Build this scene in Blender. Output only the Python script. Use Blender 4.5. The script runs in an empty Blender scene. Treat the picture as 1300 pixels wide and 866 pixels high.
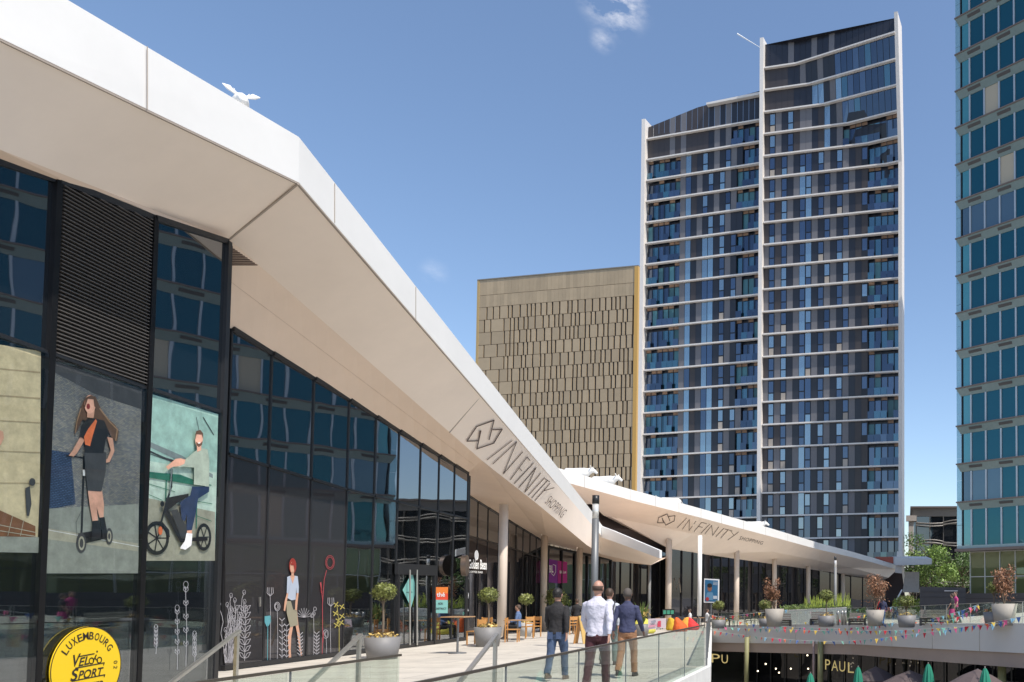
import bpy, bmesh, math, random
from mathutils import Vector, Matrix, noise
random.seed(7)
R = math.radians
SC = bpy.context.scene
COL = SC.collection
# ---------------------------------------------------------------- camera
F, CX, CY, H = 1000.0, 1130.0, 717.0, 1.62
PT = math.atan(0.04); cP, sP = math.cos(PT), math.sin(PT)
cam = bpy.data.cameras.new('camera'); co = bpy.data.objects.new('camera', cam); COL.objects.link(co)
cam.sensor_width = 36.0; cam.lens = F / 1300 * 36.0
cam.shift_x = -(CX - 650) / 1300; cam.shift_y = (CY - 433) / 1300
cam.clip_start = 0.1; cam.clip_end = 6000
co.location = (0, 0, H); co.rotation_euler = (math.pi / 2 + PT, 0, 0)
SC.camera = co
# ---------------------------------------------------------------- sun and sky
SUN_EL = R(57); SAZ = (0.83, -0.56)
sv = Vector((SAZ[0] * math.cos(SUN_EL), SAZ[1] * math.cos(SUN_EL), math.sin(SUN_EL))).normalized()
ld = bpy.data.lights.new('sun', 'SUN'); ld.energy = 3.7; ld.angle = R(0.5); ld.color = (1, .935, .84)
lo = bpy.data.objects.new('sun', ld); COL.objects.link(lo); lo.rotation_euler = sv.to_track_quat('Z', 'Y').to_euler()
lo.location = (30, -20, 60)
W = bpy.data.worlds.new('World'); SC.world = W; W.use_nodes = True
nt = W.node_tree; nt.nodes.clear()
def N(t, typ, **k):
    n = t.nodes.new(typ)
    for a, b in k.items(): setattr(n, a, b)
    return n
out = N(nt, 'ShaderNodeOutputWorld'); bg = N(nt, 'ShaderNodeBackground'); sky = N(nt, 'ShaderNodeTexSky')
sky.sky_type = 'NISHITA'; sky.sun_disc = False; sky.sun_elevation = SUN_EL
sky.sun_rotation = math.atan2(SAZ[0], SAZ[1]); sky.air_density = 1.0; sky.dust_density = 1.0; sky.ozone_density = 1.5; sky.altitude = 200
bg.inputs['Strength'].default_value = 0.15
tc = N(nt, 'ShaderNodeTexCoord')
def ray(x, y):
    u = (x - CX) / F; v = (CY - y) / F
    return Vector((u, cP - v * sP, sP + v * cP))
# small wispy clouds: noise masked round a few sky directions
acc = None
for (cx_, cy_, rad, st) in ((781, -4, .042, 1.0), (765, 50, .016, .4), (552, 346, .018, .15)):
    d = ray(cx_, cy_).normalized()
    nm = N(nt, 'ShaderNodeVectorMath', operation='NORMALIZE'); nt.links.new(tc.outputs['Generated'], nm.inputs[0])
    di = N(nt, 'ShaderNodeVectorMath', operation='DISTANCE'); nt.links.new(nm.outputs[0], di.inputs[0]); di.inputs[1].default_value = d
    mr = N(nt, 'ShaderNodeMapRange'); mr.interpolation_type = 'SMOOTHSTEP'
    mr.inputs['From Min'].default_value = rad; mr.inputs['From Max'].default_value = 0
    mr.inputs['To Min'].default_value = 0; mr.inputs['To Max'].default_value = st
    nt.links.new(di.outputs['Value'], mr.inputs['Value'])
    if acc is None: acc = mr.outputs[0]
    else:
        a = N(nt, 'ShaderNodeMath', operation='MAXIMUM'); nt.links.new(acc, a.inputs[0]); nt.links.new(mr.outputs[0], a.inputs[1]); acc = a.outputs[0]
mp = N(nt, 'ShaderNodeMapping'); mp.inputs['Scale'].default_value = (14, 14, 30); nt.links.new(tc.outputs['Generated'], mp.inputs[0])
nz = N(nt, 'ShaderNodeTexNoise'); nz.inputs['Scale'].default_value = 1.6; nz.inputs['Detail'].default_value = 9; nz.inputs['Roughness'].default_value = .62
nt.links.new(mp.outputs[0], nz.inputs['Vector'])
mr = N(nt, 'ShaderNodeMapRange'); mr.inputs['From Min'].default_value = .42; mr.inputs['From Max'].default_value = .68
nt.links.new(nz.outputs['Fac'], mr.inputs['Value'])
mu = N(nt, 'ShaderNodeMath', operation='MULTIPLY'); nt.links.new(acc, mu.inputs[0]); nt.links.new(mr.outputs[0], mu.inputs[1])
hs = N(nt, 'ShaderNodeHueSaturation'); hs.inputs['Saturation'].default_value = 1.02; hs.inputs['Value'].default_value = 1.0
nt.links.new(sky.outputs[0], hs.inputs['Color'])
mx = N(nt, 'ShaderNodeMix', data_type='RGBA'); nt.links.new(mu.outputs[0], mx.inputs['Factor'])
nt.links.new(hs.outputs[0], mx.inputs['A']); mx.inputs['B'].default_value = (7.5, 7.3, 7.2, 1)
nt.links.new(mx.outputs['Result'], bg.inputs['Color']); nt.links.new(bg.outputs[0], out.inputs[0])
SC.view_settings.view_transform = 'Standard'; SC.view_settings.look = 'None'
SC.view_settings.exposure = 0.40; SC.view_settings.gamma = 1; SC.view_settings.use_curve_mapping = False
SC.render.engine = 'CYCLES'
SC.cycles.max_bounces = 8; SC.cycles.glossy_bounces = 4; SC.cycles.transparent_max_bounces = 16; SC.cycles.transmission_bounces = 6
SC.cycles.use_denoising = True

# ---------------------------------------------------------------- rays of the photograph -> places in the world
def P(x, y, Z):
    d = ray(x, y); t = Z / d.y
    return Vector((d.x * t, Z, H + d.z * t))
def hit(x, y, c, m, off=0.0):
    """pixel ray against the vertical plane X = c + m*Y, moved off metres towards +X"""
    d = ray(x, y); k = math.sqrt(1 + m * m)
    t = (c + off * k) / (d.x - m * d.y)
    return Vector((d.x * t, d.y * t, H + d.z * t))
def hitp(x, y, o, n):
    d = ray(x, y); c0 = Vector((0, 0, H))
    t = (Vector(o) - c0).dot(n) / d.dot(n)
    return c0 + d * t
def deckz(X, Y):
    t = min(max((Y - 30) / 30, 0), 1)
    f = min(max(1 - (Y - 52) / 18, 0), 1)
    return -.75 * t + ((min(X, 8) + 14) * .04 * t + min(max(X, 0), 10) * .052) * f if X > -14 else -.75 * t

# ---------------------------------------------------------------- materials
MATS = {}
def mat(name, col, rough=.6, metal=0, spec=.5, var=0, vscale=3, bump=0, bscale=20, coat=0, island=0, emit=None, sheen=0, stretch=None):
    if name in MATS: return MATS[name]
    m = bpy.data.materials.new(name); m.use_nodes = True; t = m.node_tree; b = t.nodes['Principled BSDF']
    b.inputs['Base Color'].default_value = (*col, 1); b.inputs['Roughness'].default_value = rough
    b.inputs['Metallic'].default_value = metal; b.inputs['Specular IOR Level'].default_value = spec
    if coat: b.inputs['Coat Weight'].default_value = coat; b.inputs['Coat Roughness'].default_value = .02
    c = N(t, 'ShaderNodeTexCoord'); src = c.outputs['Object']
    if stretch:
        mpn = N(t, 'ShaderNodeMapping'); mpn.inputs['Scale'].default_value = stretch; t.links.new(src, mpn.inputs[0]); src = mpn.outputs[0]
    last = None
    if var:
        n = N(t, 'ShaderNodeTexNoise'); n.inputs['Scale'].default_value = vscale; n.inputs['Detail'].default_value = 6; n.inputs['Roughness'].default_value = .65
        t.links.new(src, n.inputs['Vector'])
        r = N(t, 'ShaderNodeMapRange'); r.inputs['From Min'].default_value = .3; r.inputs['From Max'].default_value = .7
        r.inputs['To Min'].default_value = 1 - var; r.inputs['To Max'].default_value = 1 + var; t.links.new(n.outputs['Fac'], r.inputs['Value'])
        last = r.outputs[0]
    if island:
        g = N(t, 'ShaderNodeNewGeometry'); r = N(t, 'ShaderNodeMapRange'); r.inputs['To Min'].default_value = 1 - island; r.inputs['To Max'].default_value = 1 + island
        t.links.new(g.outputs['Random Per Island'], r.inputs['Value'])
        if last is None: last = r.outputs[0]
        else:
            q = N(t, 'ShaderNodeMath', operation='MULTIPLY'); t.links.new(last, q.inputs[0]); t.links.new(r.outputs[0], q.inputs[1]); last = q.outputs[0]
    if last is not None:
        h = N(t, 'ShaderNodeHueSaturation'); h.inputs['Color'].default_value = (*col, 1); t.links.new(last, h.inputs['Value']); t.links.new(h.outputs[0], b.inputs['Base Color'])
    if bump:
        n = N(t, 'ShaderNodeTexNoise'); n.inputs['Scale'].default_value = bscale; n.inputs['Detail'].default_value = 5; t.links.new(src, n.inputs['Vector'])
        q = N(t, 'ShaderNodeBump'); q.inputs['Strength'].default_value = bump; q.inputs['Distance'].default_value = .02
        t.links.new(n.outputs['Fac'], q.inputs['Height']); t.links.new(q.outputs[0], b.inputs['Normal'])
    if emit: b.inputs['Emission Color'].default_value = (*emit[0], 1); b.inputs['Emission Strength'].default_value = emit[1]
    MATS[name] = m; return m
def glassmat(name, base, gmin=.15, gmax=.95, tint=(.9, .95, 1), trans=0, wave=.25, wscale=.35, tcol=(.9, .95, .92), stretch=(1, 1, 1), var=0):
    """pane: dark body (or see-through) under a mirror layer that grows at grazing angles, with slight roller waves"""
    if name in MATS: return MATS[name]
    m = bpy.data.materials.new(name); m.use_nodes = True; t = m.node_tree; t.nodes.remove(t.nodes['Principled BSDF'])
    o = t.nodes['Material Output']
    gl = N(t, 'ShaderNodeBsdfGlossy'); gl.inputs['Color'].default_value = (*tint, 1); gl.inputs['Roughness'].default_value = .012
    df = N(t, 'ShaderNodeBsdfDiffuse'); df.inputs['Color'].default_value = (*base, 1)
    if var:
        g = N(t, 'ShaderNodeNewGeometry'); r = N(t, 'ShaderNodeMapRange'); r.inputs['To Min'].default_value = 1 - var; r.inputs['To Max'].default_value = 1 + var
        t.links.new(g.outputs['Random Per Island'], r.inputs['Value'])
        h = N(t, 'ShaderNodeHueSaturation'); h.inputs['Color'].default_value = (*base, 1); t.links.new(r.outputs[0], h.inputs['Value']); t.links.new(h.outputs[0], df.inputs['Color'])
    body = df.outputs[0]
    if trans:
        tr = N(t, 'ShaderNodeBsdfTransparent'); tr.inputs['Color'].default_value = (*tcol, 1)
        mxx = N(t, 'ShaderNodeMixShader'); mxx.inputs[0].default_value = trans; t.links.new(df.outputs[0], mxx.inputs[1]); t.links.new(tr.outputs[0], mxx.inputs[2]); body = mxx.outputs[0]
    lw = N(t, 'ShaderNodeLayerWeight'); lw.inputs['Blend'].default_value = .35
    r = N(t, 'ShaderNodeMapRange'); r.inputs['To Min'].default_value = gmin; r.inputs['To Max'].default_value = gmax; t.links.new(lw.outputs['Fresnel'], r.inputs['Value'])
    ms = N(t, 'ShaderNodeMixShader'); t.links.new(r.outputs[0], ms.inputs[0]); t.links.new(body, ms.inputs[1]); t.links.new(gl.outputs[0], ms.inputs[2])
    if wave:
        c = N(t, 'ShaderNodeTexCoord'); mpn = N(t, 'ShaderNodeMapping'); mpn.inputs['Scale'].default_value = stretch; t.links.new(c.outputs['Object'], mpn.inputs[0])
        n = N(t, 'ShaderNodeTexNoise'); n.inputs['Scale'].default_value = wscale; n.inputs['Detail'].default_value = 1; t.links.new(mpn.outputs[0], n.inputs['Vector'])
        q = N(t, 'ShaderNodeBump'); q.inputs['Strength'].default_value = wave; q.inputs['Distance'].default_value = .05
        t.links.new(n.outputs['Fac'], q.inputs['Height']); t.links.new(q.outputs[0], gl.inputs['Normal'])
    t.links.new(ms.outputs[0], o.inputs[0]); MATS[name] = m; return m
def brickmat(name, c1, c2, mortar, sx, sy, msize=.01, rough=.8, var=.12, offset=.5):
    if name in MATS: return MATS[name]
    m = bpy.data.materials.new(name); m.use_nodes = True; t = m.node_tree; b = t.nodes['Principled BSDF']; b.inputs['Roughness'].default_value = rough
    c = N(t, 'ShaderNodeTexCoord'); br = N(t, 'ShaderNodeTexBrick'); t.links.new(c.outputs['Object'], br.inputs['Vector'])
    br.inputs['Color1'].default_value = (*c1, 1); br.inputs['Color2'].default_value = (*c2, 1); br.inputs['Mortar'].default_value = (*mortar, 1)
    br.inputs['Scale'].default_value = 1; br.inputs['Brick Width'].default_value = sx; br.inputs['Row Height'].default_value = sy; br.inputs['Mortar Size'].default_value = msize; br.offset = offset
    n = N(t, 'ShaderNodeTexNoise'); n.inputs['Scale'].default_value = .9; n.inputs['Detail'].default_value = 8; n.inputs['Roughness'].default_value = .7; t.links.new(c.outputs['Object'], n.inputs['Vector'])
    r = N(t, 'ShaderNodeMapRange'); r.inputs['From Min'].default_value = .3; r.inputs['From Max'].default_value = .7; r.inputs['To Min'].default_value = 1 - var; r.inputs['To Max'].default_value = 1 + var; t.links.new(n.outputs['Fac'], r.inputs['Value'])
    h = N(t, 'ShaderNodeHueSaturation'); t.links.new(br.outputs['Color'], h.inputs['Color']); t.links.new(r.outputs[0], h.inputs['Value']); t.links.new(h.outputs[0], b.inputs['Base Color'])
    MATS[name] = m; return m

# ---------------------------------------------------------------- mesh collector
class MB:
    def __init__(s): s.v = []; s.f = []; s.m = []; s.sm = []
    def add(s, vs, fs, m=0, smooth=False):
        o = len(s.v); s.v += [tuple(v) for v in vs]
        for f in fs: s.f.append([i + o for i in f]); s.m.append(m); s.sm.append(smooth)
    def poly(s, pts, m=0): s.add(pts, [list(range(len(pts)))], m)
    def box(s, x0, x1, y0, y1, z0, z1, m=0):
        v = [(x, y, z) for z in (z0, z1) for y in (y0, y1) for x in (x0, x1)]
        s.add(v, [(0, 2, 3, 1), (4, 5, 7, 6), (0, 1, 5, 4), (2, 6, 7, 3), (0, 4, 6, 2), (1, 3, 7, 5)], m)
    def hexa(s, a, b, m=0):
        """a, b: two opposite quads (4 points each)"""
        s.add(list(a) + list(b), [(3, 2, 1, 0), (4, 5, 6, 7), (0, 1, 5, 4), (1, 2, 6, 5), (2, 3, 7, 6), (3, 0, 4, 7)], m)
    def slab(s, pts, n, th, m=0):
        """polygon given thickness th against direction n"""
        n = Vector(n).normalized() * th; k = len(pts); a = [Vector(p) for p in pts]; b = [p - n for p in a]
        s.add(a + b, [list(range(k)), list(range(2 * k - 1, k - 1, -1))] + [(i, i + k, (i + 1) % k + k, (i + 1) % k) for i in range(k)], m)
    def bar(s, p, q, w, h=None, m=0, up=(0, 0, 1)):
        p, q = Vector(p), Vector(q); h = h or w; d = (q - p).normalized(); u = Vector(up)
        if abs(d.dot(u)) > .98: u = Vector((0, 1, 0))
        a = d.cross(u).normalized() * w / 2; b = a.cross(d).normalized() * h / 2
        s.hexa([p - a - b, p + a - b, p + a + b, p - a + b], [q - a - b, q + a - b, q + a + b, q - a + b], m)
    def tube(s, pts, r, n=10, m=0, cap=True):
        pts = [Vector(p) for p in pts]; rs = r if isinstance(r, (list, tuple)) else [r] * len(pts)
        vs = []; k = len(pts); prev = None
        for i, p in enumerate(pts):
            d = (pts[min(i + 1, k - 1)] - pts[max(i - 1, 0)]).normalized()
            if prev is None:
                u = Vector((0, 0, 1)) if abs(d.z) < .9 else Vector((0, 1, 0))
                a = d.cross(u).normalized()
            else: a = (prev - d * prev.dot(d)).normalized()
            prev = a; b = d.cross(a)
            rr = rs[i]; ra, rb = rr if isinstance(rr, tuple) else (rr, rr)
            vs += [p + a * ra * math.cos(t) + b * rb * math.sin(t) for t in (j * 2 * math.pi / n for j in range(n))]
        fs = [(i * n + j, i * n + (j + 1) % n, (i + 1) * n + (j + 1) % n, (i + 1) * n + j) for i in range(k - 1) for j in range(n)]
        s.add(vs, fs, m, True)
        if cap: s.add(vs[:n], [list(range(n))[::-1]], m); s.add(vs[-n:], [list(range(n))], m)
    def rings(s, rg, n=18, m=0):
        """stack of horizontal ellipses (x,y,z,rx,ry)"""
        vs = [(x + rx * math.cos(j * 2 * math.pi / n), y + ry * math.sin(j * 2 * math.pi / n), z) for (x, y, z, rx, ry) in rg for j in range(n)]
        k = len(rg)
        s.add(vs, [(i * n + j, i * n + (j + 1) % n, (i + 1) * n + (j + 1) % n, (i + 1) * n + j) for i in range(k - 1) for j in range(n)] + [list(range(n))[::-1], list(range((k - 1) * n, k * n))], m, True)
    def ell(s, c, r, m=0, n=14, k=9):
        s.rings([(c[0], c[1], c[2] - r[2] * math.cos(math.pi * i / k), max(r[0] * math.sin(math.pi * i / k), 1e-4), max(r[1] * math.sin(math.pi * i / k), 1e-4)) for i in range(k + 1)], n, m)
    def lathe(s, prof, c=(0, 0, 0), n=28, m=0): s.rings([(c[0], c[1], c[2] + z, max(r, 1e-4), max(r, 1e-4)) for r, z in prof], n, m)
    def leaves(s, c, r, n, size, m=0, shell=.35, squash=1):
        for _ in range(n):
            while 1:
                d = Vector((random.gauss(0, 1), random.gauss(0, 1), random.gauss(0, 1)))
                if d.length > .1: break
            d.normalize(); q = shell + (1 - shell) * random.random() ** .5
            p = Vector((c[0] + d.x * r[0] * q, c[1] + d.y * r[1] * q, c[2] + d.z * r[2] * q))
            a = Vector((random.uniform(-1, 1), random.uniform(-1, 1), random.uniform(-1, 1))).normalized()
            b = (a.cross(d) if a.cross(d).length > .1 else a.orthogonal()).normalized()
            z = size * random.uniform(.6, 1.3)
            s.add([p - a * z, p + b * z * .5, p + a * z, p - b * z * .5], [(0, 1, 2, 3)], m)
    def build(s, name, mats, parent=None, world=None, smooth=False):
        me = bpy.data.meshes.new(name); me.from_pydata(s.v, [], s.f)
        for mm in (mats if isinstance(mats, (list, tuple)) else [mats]): me.materials.append(mm)
        me.polygons.foreach_set('material_index', s.m); me.polygons.foreach_set('use_smooth', [x or smooth for x in s.sm]); me.update()
        o = bpy.data.objects.new(name, me); COL.objects.link(o)
        if parent is not None:
            o.parent = parent
            if world is not None: o.matrix_parent_inverse = world
        return o
def tag(o, label=None, cat=None, group=None, kind=None):
    if label: o['label'] = label
    if cat: o['category'] = cat
    if group: o['group'] = group
    if kind: o['kind'] = kind
    return o
def thing(name, label, cat, loc=(0, 0, 0), rz=0, group=None):
    o = bpy.data.objects.new(name, None); COL.objects.link(o); o.location = loc; o.rotation_euler = (0, 0, rz); o.empty_display_size = .3
    return tag(o, label, cat, group)
def inv(o): return (Matrix.Translation(o.location) @ Matrix.Rotation(o.rotation_euler.z, 4, 'Z')).inverted()
def dup(o, loc, rz=None, label=None, scale=None):
    def cp(a, par):
        c = a.copy(); COL.objects.link(c)
        if par: c.parent = par; c.matrix_parent_inverse = a.matrix_parent_inverse.copy()
        for ch in a.children: cp(ch, c)
        return c
    c = cp(o, None); c.location = loc
    if rz is not None: c.rotation_euler = (0, 0, rz)
    if label: c['label'] = label
    if scale: c.scale = (scale,) * 3
    return c
def text2d(s, shear=0, spacing=1, bold=0):
    """filled outline of a word as flat faces; x from 0 to 1, y from 0 to 1"""
    cu = bpy.data.curves.new('t', 'FONT'); cu.body = s; cu.resolution_u = 3; cu.shear = shear; cu.space_character = spacing; cu.offset = bold
    o = bpy.data.objects.new('t', cu); COL.objects.link(o); bpy.context.view_layer.update()
    me = o.to_mesh(); vs = [(v.co.x, v.co.y) for v in me.vertices]; fs = [list(p.vertices) for p in me.polygons]; o.to_mesh_clear()
    bpy.data.objects.remove(o); bpy.data.curves.remove(cu)
    x0 = min(v[0] for v in vs); x1 = max(v[0] for v in vs); y0 = min(v[1] for v in vs); y1 = max(v[1] for v in vs)
    return [((x - x0) / (x1 - x0), (y - y0) / (y1 - y0)) for x, y in vs], fs, (x1 - x0) / (y1 - y0)
def put_text(mb, s, fn, m=0, **k):
    vs, fs, a = text2d(s, **k); mb.add([fn(u, v) for u, v in vs], fs, m); return a
def bil(q, fn):
    """unit square -> quad of pixels (bl, br, tr, tl) -> fn(x, y)"""
    def g(u, v):
        x = (1 - u) * (1 - v) * q[0][0] + u * (1 - v) * q[1][0] + u * v * q[2][0] + (1 - u) * v * q[3][0]
        y = (1 - u) * (1 - v) * q[0][1] + u * (1 - v) * q[1][1] + u * v * q[2][1] + (1 - u) * v * q[3][1]
        return fn(x, y)
    return g
def stroke(mb, pts, w, fn, m=0, close=False):
    """polyline of width w in a flat 2D space mapped by fn"""
    pp = list(pts) + ([pts[0]] if close else [])
    for (x0, y0), (x1, y1) in zip(pp, pp[1:]):
        dx, dy = x1 - x0, y1 - y0; L = math.hypot(dx, dy) or 1; a, b = -dy / L * w / 2, dx / L * w / 2; ex, ey = dx / L * w * .4, dy / L * w * .4
        mb.poly([fn(x0 - ex + a, y0 - ey + b), fn(x0 - ex - a, y0 - ey - b), fn(x1 + ex - a, y1 + ey - b), fn(x1 + ex + a, y1 + ey + b)], m)
def lerp(a, b, t): return a + (b - a) * t

def weld(o, smooth=True, d=1e-3):
    bm = bmesh.new(); bm.from_mesh(o.data); bmesh.ops.remove_doubles(bm, verts=bm.verts, dist=d); bmesh.ops.recalc_face_normals(bm, faces=bm.faces)
    for f in bm.faces: f.smooth = smooth
    bm.to_mesh(o.data); bm.free(); return o

def lerpv(a, b, t): return a + (b - a) * t
# ---------------------------------------------------------------- shared materials
white = mat('white_panel', (.80, .785, .76), .42, var=.035, vscale=.6)
beige = mat('soffit_warm_bounce', (.93, .80, .69), .48, var=.035, vscale=.7)  # white soffit; the warm bounce off the paving is put into its colour
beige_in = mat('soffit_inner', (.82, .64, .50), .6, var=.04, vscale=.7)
joint = mat('joint_shadow', (.40, .34, .29), .9)
frame_m = mat('dark_metal_frame', (.018, .018, .02), .4, var=.1)
letter_m = mat('letter_brown', (.075, .045, .035), .6)
steel = mat('brushed_steel', (.52, .50, .46), .38, metal=.85, var=.06, vscale=14)
gpost = mat('grey_post', (.16, .165, .17), .45, metal=.3, var=.05)
fglass = glassmat('facade_glass', (.010, .012, .014), .30, .95, (.80, .84, .9), wave=.045, wscale=.8)
fglass2 = glassmat('facade_glass_dark', (.018, .018, .021), .07, .55, (.8, .8, .86), wave=.05, wscale=.6)
cglass = glassmat('cafe_glass', (.02, .02, .02), .28, .9, (.8, .84, .88), trans=.82, tcol=(.75, .77, .75), wave=.05, wscale=.8)
balg = glassmat('balustrade_glass', (.42, .47, .42), .03, .30, (.95, 1, .98), trans=.97, tcol=(.93, .97, .94), wave=0)
conc = mat('cast_concrete', (.46, .43, .39), .8, var=.1, vscale=2, bump=.15, bscale=8)

# ---------------------------------------------------------------- ground, deck
g = MB(); g.box(-1500, 1500, -600, 3200, -5.9, -5.3, 0)
tag(g.build('ground', [mat('ground_paving', (.24, .23, .21), .85, var=.15, vscale=.4)]), kind='structure')

FAS = [(-14.1, 62), (-7.9, 56.5), (-2.55, 51), (1.9, 43), (6.0, 35.5), (12, 27), (22, 16), (32, 4)]
def fas_y(X):
    for (a, b), (c, d) in zip(FAS, FAS[1:]):
        if a <= X <= c: return lerp(b, d, (X - a) / (c - a))
    return FAS[0][1] if X < FAS[0][0] else FAS[-1][1]
def edge_y(X): return 62 - (X + 14.1) * 44 / 9.9       # right edge of the near deck, from (-14.1,62) to (-4.2,18)
pave = brickmat('deck_paving', (.57, .525, .455), (.52, .48, .42), (.22, .20, .175), 2.4, 1.2, .012, .75, .15)
d = MB()
def strip(x0, x1, ya0, ya1, yb0, yb1, n):
    for i in range(n):
        q = []
        for (x, a, b, k) in ((x0, ya0, ya1, i), (x1, yb0, yb1, i), (x1, yb0, yb1, i + 1), (x0, ya0, ya1, i + 1)):
            y = lerp(a, b, k / n); q.append((x, y, deckz(x, y)))
        d.poly(q, 0)
xs = [-60, -45, -30, -22, -17, -14.1]
for a, b in zip(xs, xs[1:]): strip(a, b, 13.8, 150, 13.8, 150, 46)
xs = [-14.1, -12, -10, -8, -6.5, -5.3, -4.2]
for a, b in zip(xs, xs[1:]): strip(a, b, 13.8, edge_y(a), 13.8, edge_y(b), 10)
d.poly([(-5.3, 3.2, 0), (-3.4, 3.2, 0), (-4.2, 13.8, 0), (-5.3, 13.8, 0)], 0)
d.poly([(-4.2, 13.8, 0), (-4.2 + .19, 13.8, 0), (-4.2, 18, 0)], 0)
xs = [-14.1, -11, -7.9, -5, -2.55, 0, 1.9, 4, 6.0, 9, 12, 17, 22, 27, 32, 60]
for a, b in zip(xs, xs[1:]): strip(a, b, fas_y(a), 150, fas_y(b), 150, 34)
o = d.build('deck', [pave]); tag(o, kind='structure')

# white edge of the near deck and a plinth under it
e = MB()
pl = [(-3.4, 3.2), (-4.01, 13.8), (-4.2, 18), (-14.1, 62)]
for (a, b), (c, dd) in zip(pl, pl[1:]):
    p, q = Vector((a, b, deckz(a, b) + .03)), Vector((c, dd, deckz(c, dd) + .03)); n = Vector((q.y - p.y, -(q.x - p.x), 0)).normalized() * .12
    dn = Vector((0, 0, .75))
    e.hexa([p, p + n, p + n - dn, p - dn], [q, q + n, q + n - dn, q - dn], 0)
tag(e.build('deck_edge', [mat('white_concrete', (.72, .70, .66), .6, var=.06)]), kind='structure')
e = MB()
e.hexa([(-60, 14.2, -5.4), (-4.4, 14.2, -5.4), (-4.4, 14.2, -.02), (-60, 14.2, -.02)], [(-60, 17.8, -5.4), (-4.7, 17.8, -5.4), (-4.7, 17.8, -.02), (-60, 17.8, -.02)], 0)
e.poly([(-4.6, 17.8, -5.4), (-14.4, 61.6, -5.4), (-14.4, 61.6, -.9), (-4.6, 17.8, -.05)], 0)
tag(e.build('deck_supporting_wall', [conc]), kind='structure')
# stairs down towards the camera between the handrails
e = MB()
for i in range(18): e.box(-13.2, -5.35, 13.78 - .3 * (i + 1), 13.78 - .3 * i, -5.3, -.16 * (i + 1) , 0)
tag(e.build('stairs', [mat('stair_concrete', (.45, .42, .37), .8, var=.08)]), kind='structure')

# grey fascia wall of the far deck with the shop front of the courtyard under it
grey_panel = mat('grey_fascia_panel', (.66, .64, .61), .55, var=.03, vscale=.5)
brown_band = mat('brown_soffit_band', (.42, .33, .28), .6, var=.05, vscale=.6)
fw = thing('deck_retaining_wall', 'long smooth grey panelled edge wall of the far deck above the courtyard shops', 'wall', (-2.5, 51, 0)); fi = inv(fw)
def ftop(X): return deckz(X, fas_y(X)) + .06
fp = MB(); fb = MB(); fj = MB(); shop = MB(); fcap = MB()
segs = list(zip(FAS, FAS[1:]))
def off(i, dist):
    """point of the fascia line pushed away from the courtyard"""
    a = Vector((*FAS[max(i - 1, 0)], 0)); b = Vector((*FAS[min(i + 1, len(FAS) - 1)], 0)); t = (b - a).normalized(); n = Vector((-t.y, t.x, 0))
    if n.y < 0: n = -n
    return Vector((*FAS[i], 0)) + n * dist
HF_ = 1.32
for i in range(len(FAS) - 1):
    za, zb = ftop(FAS[i][0]), ftop(FAS[i + 1][0])
    def q(dd, t0, t1):
        a, b = off(i, dd), off(i + 1, dd)
        return [Vector((a.x, a.y, za + t0)), Vector((b.x, b.y, zb + t0)), Vector((b.x, b.y, zb + t1)), Vector((a.x, a.y, za + t1))]
    fp.hexa(q(0, 0, -HF_), q(.25, 0, -HF_), 0)
    fcap.hexa(q(-.03, .03, 0.0), q(.32, .03, .0), 0)
    fb.hexa(q(.12, -HF_, -HF_ - .68), q(.4, -HF_, -HF_ - .68), 0)
    shop.hexa(q(3.4, -HF_ - .3, -5.2), q(3.7, -HF_ - .3, -5.2), 0)
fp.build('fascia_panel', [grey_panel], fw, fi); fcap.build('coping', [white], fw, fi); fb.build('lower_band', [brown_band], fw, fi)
for px in (947, 1010, 1077.5, 1131, 1182, 1242):
    X = None
    for k in range(400):
        Xt = -14 + k * .06
        u = (px - CX) / F
        if Xt - u * fas_y(Xt) > 0: X = Xt; break
    y = fas_y(X); m = MB(); m.box(X - .012, X + .012, y - .02, y + .1, ftop(X) - HF_, ftop(X) - .03, 0)
    m.build('panel_joint', [joint], fw, fi)
sf = thing('courtyard_shop', 'dark glazed shop front below the grey deck wall with gold name signs', 'shop', (-2, 55, -5.3)); sfi = inv(sf)
shop.build('shop_glass', [glassmat('shop_glass', (.012, .012, .014), .06, .6, (.7, .7, .75), wave=.3, wscale=.7)], sf, sfi)
mm = MB()
for i in range(0, len(FAS) - 1):
    a, b = off(i, 3.3), off(i + 1, 3.3); L = (b - a).length; n = int(L / 1.5)
    for k in range(n):
        p = a.lerp(b, k / n); mm.box(p.x - .04, p.x + .04, p.y - .04, p.y + .04, -5.3, ftop(p.x) - HF_ - .2, 0)
mm.build('mullion', [frame_m], sf, sfi)
ol = mat('olive_column', (.28, .27, .13), .6, var=.1)
for (px, Z, w) in ((948, 58.5, .34), (1041.5, 53, .38), (1033, 53.5, .16), (1272, 38.5, .42)):
    p = P(px, 840, Z); m = MB(); m.lathe([(w / 2, 0), (w / 2, 3.9)], (p.x, p.y, -5.3), 14)
    m.build('column', [ol if w > .2 else mat('pink_post', (.42, .30, .27), .6)], sf, sfi)
gold = mat('gold_letters', (.62, .52, .22), .45, metal=.2, emit=((.8, .62, .25), .28))
def shop_plane(px0, Z0, px1, Z1):
    a, b = P(px0, 840, Z0), P(px1, 840, Z1); n = Vector((b.y - a.y, -(b.x - a.x), 0)).normalized(); return a, n
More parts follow.
